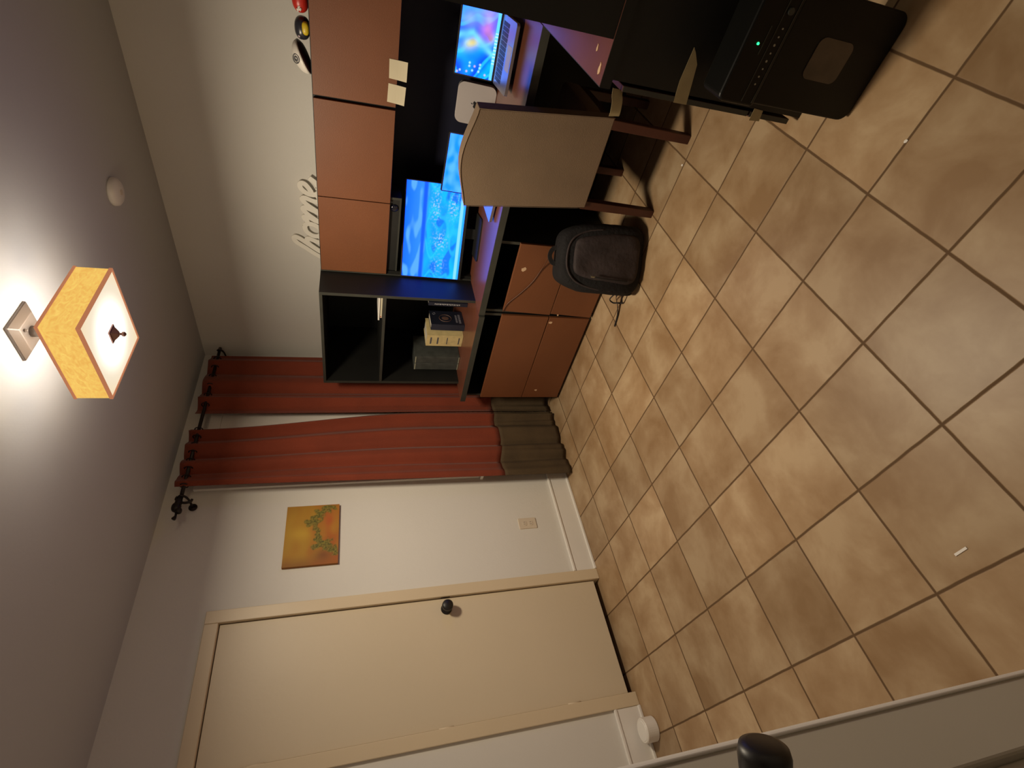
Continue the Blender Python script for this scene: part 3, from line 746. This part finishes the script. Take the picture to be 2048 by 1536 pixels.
# things on top of the hutch ---------------------------------------------
t = thing('toy_dome', 'white domed ornament with a ring emblem and dark underside on the hutch', 'ornament', (1.815, .029, HZ1), group='small domed ornaments on the hutch')
tlt = Matrix.Translation((1.815, .029, HZ1+.030)) @ Matrix.Rotation(math.radians(-24), 4, 'X')
bm = bmesh.new(); prof = [(.068*math.cos(a), .044*math.sin(a)) for a in [i*math.pi/2/10 for i in range(10)]]+[(.003, .044)]
lathe(bm, [(r, h) for r, h in prof], 28); bm.transform(tlt); obj('shell', bm, M['white_pl'], t, smooth=True)
bm = bmesh.new(); lathe(bm, [(.02, -.016), (.05, -.012), (.064, -.004), (.066, 0)], 28); bm.transform(tlt); obj('underside', bm, mat('dark_plum_shell', (.03, .008, .012), .4), t, smooth=True)
bm = bmesh.new()
c0 = Vector((-.052, -.012, .024)); nn = Vector((-.75, -.3, .55)).normalized(); uu = nn.orthogonal().normalized(); vv = nn.cross(uu)
for r, th_ in ((.017, .0022), (.008, .0035)): tube(bm, [c0+nn*.003+r*(math.cos(6.283*i/20)*uu+math.sin(6.283*i/20)*vv) for i in range(20)], th_, 6, closed=True)
bm.transform(tlt); obj('ring_emblem', bm, M['greyprint'], t, smooth=True)
t = thing('toy_dome', 'black domed ornament with a yellow band on the hutch', 'ornament', (1.815, -.078, HZ1), group='small domed ornaments on the hutch')
bm = bmesh.new(); softbox(bm, .085, .085, .062, .85, 28, 16, mtx=Matrix.Translation((1.815, -.078, HZ1))); obj('shell', bm, M['dkshell'], t, smooth=True)
bm = bmesh.new()
softbox(bm, .03, .050, .030, .8, 20, 12, mtx=Matrix.Translation((1.783, -.085, HZ1+.002)))
obj('yellow_panel', bm, M['yellow'], t, smooth=True)
bm = bmesh.new(); softbox(bm, .016, .016, .012, .9, 12, 8, mtx=Matrix.Translation((1.787, -.055, HZ1+.036))); obj('white_spot', bm, mat('pink_white_print', (.5, .38, .42), .5), t, smooth=True)
t = thing('toy_dome', 'red domed ornament with a white mark at the hutch edge', 'ornament', (1.815, -.182, HZ1), group='small domed ornaments on the hutch')
bm = bmesh.new(); softbox(bm, .095, .100, .066, .85, 28, 16, mtx=Matrix.Translation((1.815, -.182, HZ1))); obj('shell', bm, M['red'], t, smooth=True)
bm = bmesh.new()
for a_, b__ in (((0, .008), (.02, .0)), ((.004, -.004), (.018, .006)), ((.008, .012), (.012, -.006))):
    tube(bm, [(1.7715, -.142-a_[0], HZ1+.034+a_[1]), (1.7715, -.142-b__[0], HZ1+.034+b__[1])], .0035, 6)
obj('white_mark', bm, M['white_pl'], t)

# sticky notes -----------------------------------------------------------
for lab, q in (('cream sticky note on the hutch door, nearer the camera', [(779, 117), (816, 125), (813, 165), (778, 156)]),
               ('cream sticky note on the hutch door, next to the door gap', [(777, 166), (812, 175), (808, 212), (774, 203)])):
    P = [px_x(x, y, 0, HX-.001) for x, y in q]; cen = sum(P, Vector())/4
    bm = bmesh.new(); g = []
    for j in range(7):
        row = []
        for i in range(5):
            a = P[0].lerp(P[3], i/4); b_ = P[1].lerp(P[2], i/4); p = a.lerp(b_, j/6)
            row.append(bm.verts.new((HX-.0012-.010*max(0, j/6-.45)**2, p.y, p.z)))
        g.append(row)
    for j in range(6):
        for i in range(4): bm.faces.new((g[j][i], g[j+1][i], g[j+1][i+1], g[j][i+1]))
    o = obj('sticky_note', bm, M['note'], label=lab, cat='sticky note', group='sticky notes on the hutch door')
    s = o.modifiers.new('thickness', 'SOLIDIFY'); s.thickness = .0005

# ------------------------------------------------------------------ screens
def screen_plane(c, wdt, hgt, ry, tilt):
    """c = centre of the bottom edge; facing -x turned by ry about z, leaning back by tilt"""
    R = Matrix.Translation(c) @ Matrix.Rotation(ry, 4, 'Z') @ Matrix.Rotation(tilt, 4, 'Y')
    return R           # local: +y is picture-left when seen from -x, +z up, -x outwards
def mon_pic(u, v):
    n1, n2 = nz(u*5, v*8, 1, 1), nz(u*14, v*16, 1, 4)
    c = mix((.0, .16, .95), (.03, .30, 1.0), v*3)
    c = mix(c, (.10, .42, 1.0), ss(-.02, .25, nz(u*4.5, v*9, 1, 3)-abs(v-.20)*1.8+.12))
    c = mix(c, (.0, .11, .95), ss(.27, .30, v)*ss(.37, .33, v))
    if v > .34:
        d_ = mix((.0, .33, 1.0), (.0, .50, .95), .5+1.1*n1)
        d_ = mix(d_, (.0, .20, .92), ss(.08, .26, nz(u*5+2, v*6, 1, 6)))
        d_ = mix(d_, (.02, .62, .98), ss(.12, .02, abs(nz(u*3, v*5, 1, 11)))*.6)
        cl = math.exp(-((u-.42)**2/.006+(v-.62)**2/.012))+math.exp(-((u-.78)**2/.01+(v-.80)**2/.006))+math.exp(-((u-.78)**2/.02+(v-.50)**2/.004))+.5*math.exp(-((u-.15)**2/.008+(v-.62)**2/.01))
        d_ = mix(d_, (.40, .62, 1.0), cl*ss(.0, .45, nz(u*46, v*34, 1, 12)+.5*nz(u*90, v*70, 1, 2))*1.3)
        c = mix(c, d_, ss(.34, .39, v))
    if v > .915: c = (.25, .75, 1.0)
    if v > .965: c = (.02, .45, 1.0)
    return (c[0]*.8, c[1]*.82, c[2]*2.6)
def lap_pic(u, v):
    wq = nz(u*2.2, v*1.6, 1, 31)
    t_ = u*1.25+.55*math.sin(v*2.6+1.0)+.5*wq
    c = mix((.0, .10, .95), (.0, .42, 1.0), .5+.5*math.sin(9*t_)); c = mix(c, (.02, .62, 1.0), ss(.55, 1, math.sin(14*t_+1.5))*.8)
    c = mix(c, (.28, .40, .92), .75*math.exp(-((u-.84)**2/.02+(v-.22)**2/.05)))
    c = mix(c, (.70, .58, .16), .95*math.exp(-((u-.50-.25*(v-.35))**2/.008+(v-.36)**2/.045)))
    c = mix(c, (.16, .72, .98), .85*math.exp(-((u-.64+.45*(v-.35)**1 if v > .35 else u-.64-.2*(v-.35))**2/.0035)))
    c = mix(c, (.62, .20, .50), .85*math.exp(-((u-.74)**2/.022+(v-.70)**2/.03)))
    c = mix(c, (.75, .25, .20), .6*math.exp(-((u-.62)**2/.006+(v-.82)**2/.01)))
    c = mix(c, (.46, .30, .88), .7*math.exp(-((u-.95)**2/.012+(v-.72)**2/.06)))
    c = tuple(x_*(.86+.3*nz(u*9, v*5, 1, 40)) for x_ in c)
    for k, (iu, iv) in enumerate(((.06, .12), (.06, .30), (.09, .45), (.15, .36), (.16, .50), (.15, .64), (.09, .62), (.06, .8), (.20, .36), (.2, .64), (.03, .05))):
        c = mix(c, ((.5, .8, 1.0), (.7, .5, .9), (.4, .9, .9))[k % 3], .7*ss(.030, .014, math.hypot((u-iu)*1.2, (v-iv)*.8)))
    if v > .925: c = mix((.12, .62, 1.0), (.8, .95, 1.0), .5 if (int(u*60) % 3 == 0 and .25 < u < .75) else 0)
    return (c[0], c[1], c[2]*(2.2 if c[0] < .3 else 1.2))
def lap2_pic(u, v):
    c = mix((.0, .26, 1.0), (.08, .42, 1.0), .5+1.2*nz(u*6, v*8, 1, 21))
    c = mix(c, (.15, .25, .9), ss(.7, 1, v)*.5); return (c[0], c[1], c[2]*2.4)

# large monitor
yb0, yb1 = Vector((1.722, 1.070)), Vector((1.845, .539))
ang = math.atan2(-(yb1.x-yb0.x), -(yb1.y-yb0.y))   # heading of the picture-right direction away from -y
W1 = (yb1-yb0).length; Hm = .335; cmn = (yb0+yb1)/2
t = thing('monitor', 'large black monitor with a blue landscape picture on the desk', 'monitor', (cmn.x, cmn.y, .736))
R = screen_plane(Vector((cmn.x, cmn.y, .826)), W1, Hm, -math.atan2(yb1.x-yb0.x, yb0.y-yb1.y)*-1, math.radians(2))
bm = bmesh.new(); bx(bm, .001, .022, -W1/2-.005, W1/2+.005, -.018, Hm+.008, R); bx(bm, .022, .045, -W1/4, W1/4, .06, Hm-.07, R); obj('housing', bm, M['matte'], t, bevel=.002)
picture_mesh('screen', M['screen'], t, R @ Vector((-.0005, W1/2, Hm)), R.to_3x3() @ Vector((0, -W1, 0)), R.to_3x3() @ Vector((0, 0, -Hm)), mon_pic, 170, 96)
R0 = Matrix.Translation((cmn.x, cmn.y, .7365)) @ Matrix.Rotation(-math.atan2(yb1.x-yb0.x, yb0.y-yb1.y)*-1, 4, 'Z')
bm = bmesh.new(); bx(bm, .045, .062, -.03, .03, .0085, .19, R0); obj('stand', bm, M['matte'], t)
bm = bmesh.new(); prism(bm, rr_outline(.17, .25, .02), lambda u, v: R0 @ Vector((u+.0, v, 0)), lambda u, v: R0 @ Vector((u+.0, v, .008))); obj('foot', bm, M['matte'], t)

def laptop(label, hinge, ry, tilt, wdt, dep, hgt, z_front, pic, nu, nv, lift):
    t = thing('laptop', label, 'laptop', (hinge[0], hinge[1], .736), ry, 'laptops on the desk')
    Lh = hinge[2]-.736
    slope = math.atan2(hinge[2]-z_front, dep)
    B = Matrix.Translation((0, 0, Lh)) @ Matrix.Rotation(-slope, 4, 'Y')
    bm = bmesh.new(); prism(bm, rr_outline(dep, wdt, .012), lambda u, v: B @ Vector((u-dep/2, v, -.014)), lambda u, v: B @ Vector((u-dep/2, v, 0))); obj('base', bm, M['silver'], t, world=False)
    bm = bmesh.new()
    for r in range(5):
        for q in range(13):
            ky = -wdt/2+.022+q*(wdt-.044)/13; kx = -.035-r*.018
            bx(bm, kx-.007, kx+.007, ky+.0015, ky+(wdt-.044)/13-.0015, .0, .0015, B)
    obj('keyboard', bm, M['keys'], t, world=False)
    bm = bmesh.new(); bx(bm, -dep+.012, -dep+.075, -.05, .05, .0, .0006, B); obj('trackpad', bm, M['silver_matt'], t, world=False)
    L = Matrix.Translation((0, 0, Lh+.002)) @ Matrix.Rotation(tilt, 4, 'Y')
    bm = bmesh.new(); prism(bm, rr_outline(hgt+.014, wdt, .008), lambda u, v: L @ Vector((.001, v, u+hgt/2+.007)), lambda u, v: L @ Vector((.007, v, u+hgt/2+.007))); lid = obj('lid', bm, M['matte'], t, world=False)
    ws = wdt-.012
    o = picture_mesh('screen', M['screen'], lid, L @ Vector((0, ws/2, hgt+.006)), L.to_3x3() @ Vector((0, -ws, 0)), L.to_3x3() @ Vector((0, 0, -hgt)), pic, nu, nv, world=False)
    for sy in (-1, 1):                                   # low riser feet under the laptop
        bm = bmesh.new()
        hexa(bm, [(-.17, sy*wdt*.3-.012, 0), (-.01, sy*wdt*.3-.012, 0), (-.01, sy*wdt*.3+.012, 0), (-.17, sy*wdt*.3+.012, 0),
                  *[(a_, sy*wdt*.3+s2, (B @ Vector((a_, 0, -.0145))).z) for a_, s2 in ((-.17, -.012), (-.01, -.012), (-.01, .012), (-.17, .012))]])
        obj('riser', bm, M['matte'], t, world=False)
    return t
laptop('open silver laptop with a colourful swirl wallpaper nearest the black end unit', (1.875, -.135, .788), math.radians(2), math.radians(9), .285, .215, .178, .772, lap_pic, 110, 70, .03)
laptop('open laptop behind the taupe chair, overlapping the monitor corner', (1.722, .375, .772), math.radians(-7), math.radians(4), .325, .225, .205, .760, lap2_pic, 60, 40, .03)

# silver computer standing on edge with the apple mark
t = thing('mini_computer', 'small silver square computer with black apple mark standing on edge', 'computer', (1.93, .135, .736))
Rm = Matrix.Translation((1.945, .150, .7375)) @ Matrix.Rotation(math.radians(8), 4, 'Y')
bm = bmesh.new(); prism(bm, rr_outline(.197, .197, .034, 8), lambda u, v: Rm @ Vector((0, u, v+.0985)), lambda u, v: Rm @ Vector((.036, u, v+.0985))); obj('case', bm, M['silver_matt'], t, bevel=.0015)
# apple outline (u to the viewer's right = -y)
ap = cr([(*q_, 0) for q_ in ((0, .014), (.006, .0175), (.013, .0165), (.0175, .012), (.014, .007), (.0135, .001), (.0185, -.004), (.015, -.013), (.010, -.0185), (.004, -.0175), (0, -.0165), (-.004, -.0175), (-.010, -.0185),
         (-.016, -.011), (-.0185, 0), (-.0165, .010), (-.010, .0165), (-.004, .0155))], 4, closed=True)
bm = bmesh.new(); prism(bm, [(p[0], p[1]) for p in ap], lambda u, v: Rm @ Vector((-.0008, -u, v+.094)), lambda u, v: Rm @ Vector((.001, -u, v+.094)))
leaf = [(0.0, .019), (.001, .025), (.006, .030), (.007, .024), (.004, .020)]
prism(bm, leaf, lambda u, v: Rm @ Vector((-.0008, -u, v+.094)), lambda u, v: Rm @ Vector((.001, -u, v+.094)))
obj('apple_mark', bm, M['black_metal'], t)

# ------------------------------------------------------------------ chair
t = thing('dining_chair', 'taupe slipcovered dining chair with dark red wooden legs at the desk', 'chair', (1.48, .125, 0))
CY0, CY1 = -.085, .330
def back_pt(s, h, side):
    """s 0..1 across (right to left), h 0..1 upwards; side 0 rear (towards camera), 1 front"""
    top = .962+.044*math.sin(math.pi*s)**1.4
    z = .372+(top-.372)*h
    w0 = -.012*(1-h)
    y = (CY0-.015*(1-h)+.028*h)+((CY1-CY0)+.0*h-.004)*s
    x = 1.292-.030*h-.010*math.sin(math.pi*s)*h + side*(.060+.018*h)
    return (x, y, z)
bm = bmesh.new(); n1, n2 = 18, 14; F = [[], []]
for sd in (0, 1):
    for j in range(n2+1): F[sd].append([bm.verts.new(back_pt(i/n1, j/n2, sd)) for i in range(n1+1)])
for sd in (0, 1):
    for j in range(n2):
        for i in range(n1):
            f = (F[sd][j][i], F[sd][j][i+1], F[sd][j+1][i+1], F[sd][j+1][i]); bm.faces.new(f if sd else f[::-1])
for i in range(n1):
    bm.faces.new((F[0][n2][i], F[0][n2][i+1], F[1][n2][i+1], F[1][n2][i])); bm.faces.new((F[1][0][i], F[1][0][i+1], F[0][0][i+1], F[0][0][i]))
for j in range(n2):
    bm.faces.new((F[0][j][0], F[0][j+1][0], F[1][j+1][0], F[1][j][0])); bm.faces.new((F[1][j][n1], F[1][j+1][n1], F[0][j+1][n1], F[0][j][n1]))
obj('backrest', bm, M['slip'], t, bevel=.004)
bm = bmesh.new()
edge = [back_pt(i/n1, 1, 0) for i in range(n1+1)]
tube(bm, [Vector(p)+Vector((-.001, 0, 0)) for p in [back_pt(0, j/n2, 0) for j in range(n2)]+edge+[back_pt(1, 1-j/n2, 0) for j in range(1, n2+1)]], .0014, 6)
obj('piping', bm, M['slip'], t, smooth=True)
bm = bmesh.new(); softbox(bm, .42, .43, .085, .22, 40, 14, mtx=Matrix.Translation((1.582, .125, .388))); obj('seat', bm, M['slip'], t, smooth=True)
bm = bmesh.new(); bx(bm, 1.372, 1.775, CY0+.01, CY1-.01, .34, .387); obj('seat_frame', bm, M['redwood'], t)
for x, y, dx in ((1.303, CY0+.014, -.018), (1.315, CY1-.024, -.004), (1.745, CY0+.03, .010), (1.745, CY1-.03, .010)):
    bm = bmesh.new(); a = .021; b_ = .019
    zt = .39 if x < 1.5 else .345
    hexa(bm, [(x+dx-b_, y-b_, 0), (x+dx+b_, y-b_, 0), (x+dx+b_, y+b_, 0), (x+dx-b_, y+b_, 0), (x-a+.012, y-a, zt), (x+a+.012, y-a, zt), (x+a+.012, y+a, zt), (x-a+.012, y+a, zt)])
    obj('leg', bm, M['redwood'], t, bevel=.003)

# ------------------------------------------------------------------ backpack
bang = math.atan2(-.84, -.55)
t = thing('backpack', 'dark backpack standing on the floor against the drawer cabinet', 'backpack', (1.262, .582, 0), 0)
fd = Vector((-.845, -.535, 0)).normalized(); sd_ = Vector((0, 0, 1)).cross(fd)      # sd_: to the wearer's right seen from the front
BM = Matrix(((sd_.x, fd.x, 0, 1.270+fd.x*.028+sd_.x*.016), (sd_.y, fd.y, 0, .590+fd.y*.028+sd_.y*.016), (0, 0, 1, .002), (0, 0, 0, 1)))
def bagshape(p):
    z = p.z; k = 1-.16*ss(.25, .45, z); q = Vector((p.x*k, p.y*(1-.25*ss(.2, .45, z))-.03*ss(0, .45, z), z))
    q += Vector((nz(p.x*12, p.z*9, 1, 3), nz(p.x*10, p.z*10, 1, 9), 0))*.010
    return q
bm = bmesh.new(); softbox(bm, .350, .215, .440, .40, 64, 40, bagshape, BM); obj('main_compartment', bm, M['bag'], t, smooth=True)
def pk(p):
    q = Vector((p.x*(1-.22*ss(.12, .34, p.z)), p.y*(1-.25*ss(.1, .34, p.z)), p.z)); q += Vector((0, nz(p.x*14, p.z*10, 1, 2)*.010, 0)); return q
bm = bmesh.new(); softbox(bm, .255, .085, .345, .40, 48, 30, pk, BM @ Matrix.Translation((.005, .076, .035)) @ Matrix.Rotation(math.radians(5), 4, 'X')); obj('front_pocket', bm, M['bag_panel'], t, smooth=True)
bm = bmesh.new(); pts = [BM @ Vector(p) for p in ((-.088, .108, .30), (-.094, .118, .24), (-.098, .120, .17), (-.100, .116, .10))]
tube(bm, cr(pts, 5), .004, 6)
zp = obj('zipper', bm, M['strap'], t, smooth=True)
bm = bmesh.new(); tube(bm, [pts[0], pts[0].lerp(pts[1], .35)], .0045, 6); obj('zip_pull', bm, M['zip'], zp)
bm = bmesh.new()
arch = [BM @ Vector(p) for p in ((-.150, .050, .08), (-.152, .046, .22), (-.138, .036, .33), (-.088, .026, .405), (0, .022, .430), (.088, .026, .405), (.138, .036, .33), (.152, .046, .22), (.150, .050, .08))]
tube(bm, cr(arch, 6), .006, 6); obj('zipper', bm, M['strap'], t, smooth=True)
bm = bmesh.new()
arch = [BM @ Vector(p) for p in ((-.155, .080, .16), (-.147, .074, .27), (-.118, .060, .36), (-.06, .050, .405), (.02, .047, .412), (.085, .050, .392), (.126, .058, .33), (.143, .073, .24))]
tube(bm, cr(arch, 6), .0055, 6); obj('piping', bm, M['bag_panel'], t, smooth=True)
bm = bmesh.new(); softbox(bm, .05, .13, .19, .45, 32, 20, None, BM @ Matrix.Translation((.152, .0, .02))); obj('side_pocket', bm, M['bag'], t, smooth=True)
bm = bmesh.new(); softbox(bm, .05, .13, .17, .45, 32, 20, None, BM @ Matrix.Translation((-.152, .0, .02))); obj('side_pocket', bm, M['bag'], t, smooth=True)
bm = bmesh.new(); ribbon(bm, cr([BM @ Vector(p) for p in ((-.04, -.035, .420), (-.035, -.04, .455), (0, -.04, .472), (.035, -.04, .455), (.04, -.035, .420))], 6), .022, .006, fd)
obj('grab_handle', bm, M['strap'], t)
bm = bmesh.new(); bx(bm, -.168, -.150, .040, .066, .200, .218, BM); obj('tag', bm, M['blue_tag'], t, label='small light blue tag')
for sx in (-.07, .07):
    bm = bmesh.new(); ribbon(bm, cr([BM @ Vector(p) for p in ((sx*.6, -.085, .41), (sx, -.115, .34), (sx*1.2, -.115, .22), (sx*1.5, -.105, .10), (sx*1.6, -.09, .04))], 6), .05, .010, fd)
    obj('shoulder_strap', bm, M['strap'], t)
P0 = BM @ Vector((-.150, -.01, .055)); 
bm = bmesh.new(); ribbon(bm, cr([P0, Vector((1.225, .765, .045)), Vector((1.215, .815, .02)), Vector((1.195, .87, .006)), Vector((1.178, .938, .004))], 6), .018, .003, (.3, 0, 1)); obj('webbing', bm, M['strap'], t, label='loose strap end trailing on the floor')
bm = bmesh.new(); tube(bm, cr([P0+Vector((0, 0, .01)), (1.25, .80, .06), (1.255, .83, .030), (1.24, .82, .010), (1.20, .79, .008), (1.19, .77, .02), P0], 6), .0045, 6, flat=(Vector((0, 0, 1)), .6)); obj('webbing', bm, M['strap'], t, smooth=True, label='loop of strap')

# thin cable drooping across the drawer front
bm = bmesh.new(); tube(bm, cr([(FX-.004, 1.070, .592), (FX-.004, 1.01, .575), (FX-.004, .93, .515), (FX-.004, .85, .465), (FX-.006, .76, .435), (FX-.03, .68, .43), (1.37, .62, .44)], 8), .0028, 6)
obj('cable', bm, mat('brown_cable', (.10, .035, .015), .5), label='thin brown cable drooping across the drawer fronts to the backpack', cat='cable', smooth=True)

# ------------------------------------------------------------------ paper shredder
t = thing('paper_shredder', 'black paper shredder with a clear bin window and green light', 'paper shredder', (.62, -.56, 0))
SY0, SY1 = -.700, -.420; sc_y = (SY0+SY1)/2
def front_outline(w_, z0, z1, rb, rt_):
    o = []
    for cx, cz, a0, r in ((w_/2-rt_, z1-rt_, 0, rt_), (-w_/2+rt_, z1-rt_, 90, rt_), (-w_/2+rb, z0+rb, 180, rb), (w_/2-rb, z0+rb, 270, rb)):
        for k in range(7):
            a = math.radians(a0+15*k); o.append((cx+r*math.cos(a), cz+r*math.sin(a)))
    return o
bm = bmesh.new(); prism(bm, front_outline(SY1-SY0-.004, .002, .352, .034, .006), lambda u, v: (.527+.010*(1-v/.36), sc_y+u, v), lambda u, v: (.650, sc_y+u*.96, v)); obj('bin', bm, M['gloss'], t, bevel=.004)
bm = bmesh.new(); prism(bm, front_outline(SY1-SY0+.012, .353, .470, .008, .018), lambda u, v: (.520, sc_y+u, v), lambda u, v: (.625, sc_y+u, v)); obj('cutter_head', bm, M['gloss'], t, bevel=.006)
bm = bmesh.new()
prism(bm, rr_outline(.100, .118, .020), lambda u, v: (.5315-.010*v, -.556+u, .186+v), lambda u, v: (.5285-.010*v, -.556+u, .186+v)); obj('window', bm, M['window'], t, label='smoky clear window of the bin')
bm = bmesh.new()
for z0, z1 in ((.362, .3645), (.396, .398)): bx(bm, .5185, .5215, SY0+.006, SY1-.004, z0, z1)
bx(bm, .5185, .5215, -.60, -.535, .414, .416)
obj('trim_line', bm, M['edge'], t)
for i in range(8):
    y = -.470-.0185*i
    bm = bmesh.new(); lathe(bm, [(.0026+.001*(i in (3, 5)), 0), (.002, .002)], 10, (.5205, y, .380), (-1, 0, 0)); obj('icon_light', bm, M['dots'], t)
bm = bmesh.new(); lathe(bm, [(.009, 0), (.008, .006)], 16, (.5205, -.637, .382), (-1, 0, 0)); obj('power_button', bm, M['edge'], t)
bm = bmesh.new(); lathe(bm, [(.0035, 0), (.003, .003)], 10, (.5205, -.558, .430), (-1, 0, 0)); obj('indicator', bm, M['led'], t, label='glowing green indicator')

# ------------------------------------------------------------------ small things
t = thing('tape_roll', 'white round drum-shaped device on the floor left of the closet door', 'device', (-.585, 2.030, 0))
bm = bmesh.new(); lathe(bm, [(.050, 0), (.054, .004), (.054, .062), (.050, .066)], 36, (-.585, 2.030, .0)); obj('housing', bm, M['white_pl'], t, smooth=False)
bm = bmesh.new(); lathe(bm, [(.044, 0), (.042, .002)], 36, (-.585, 2.030, .066)); obj('top_disc', bm, M['white_trim'], t)
t.name = 'round_device'
for i, (x, y, a, l, wd_, lab) in enumerate(((-.560, .180, 1.62, .036, .006, 'short white paper strip on the tiles near the camera'), (1.237, .027, .6, .014, .010, 'white paper crumb on the tiles beside the chair leg'),
                                          (.309, -.456, .9, .012, .009, 'white crumb on the tiles in front of the shredder'), (1.60, .47, .2, .016, .004, 'white scrap on the tiles below the desk'))):
    bm = bmesh.new(); mt = Matrix.Translation((x, y, 0)) @ Matrix.Rotation(a, 4, 'Z')
    n = 7; o_ = [(l/2*math.cos(6.283*k/n)*(.85+.3*random.random()), wd_/2*math.sin(6.283*k/n)*(.8+.4*random.random())) for k in range(n)] if i else [(-l/2, -wd_/2), (l/2, -wd_/2), (l/2, wd_/2), (-l/2, wd_/2)]
    prism(bm, o_, lambda u, v: mt @ Vector((u, v, .0003)), lambda u, v: mt @ Vector((u, v, .0022)))
    obj('paper_scrap', bm, M['white_pl'], label=lab, cat='scrap', group='paper scraps on the tiles')
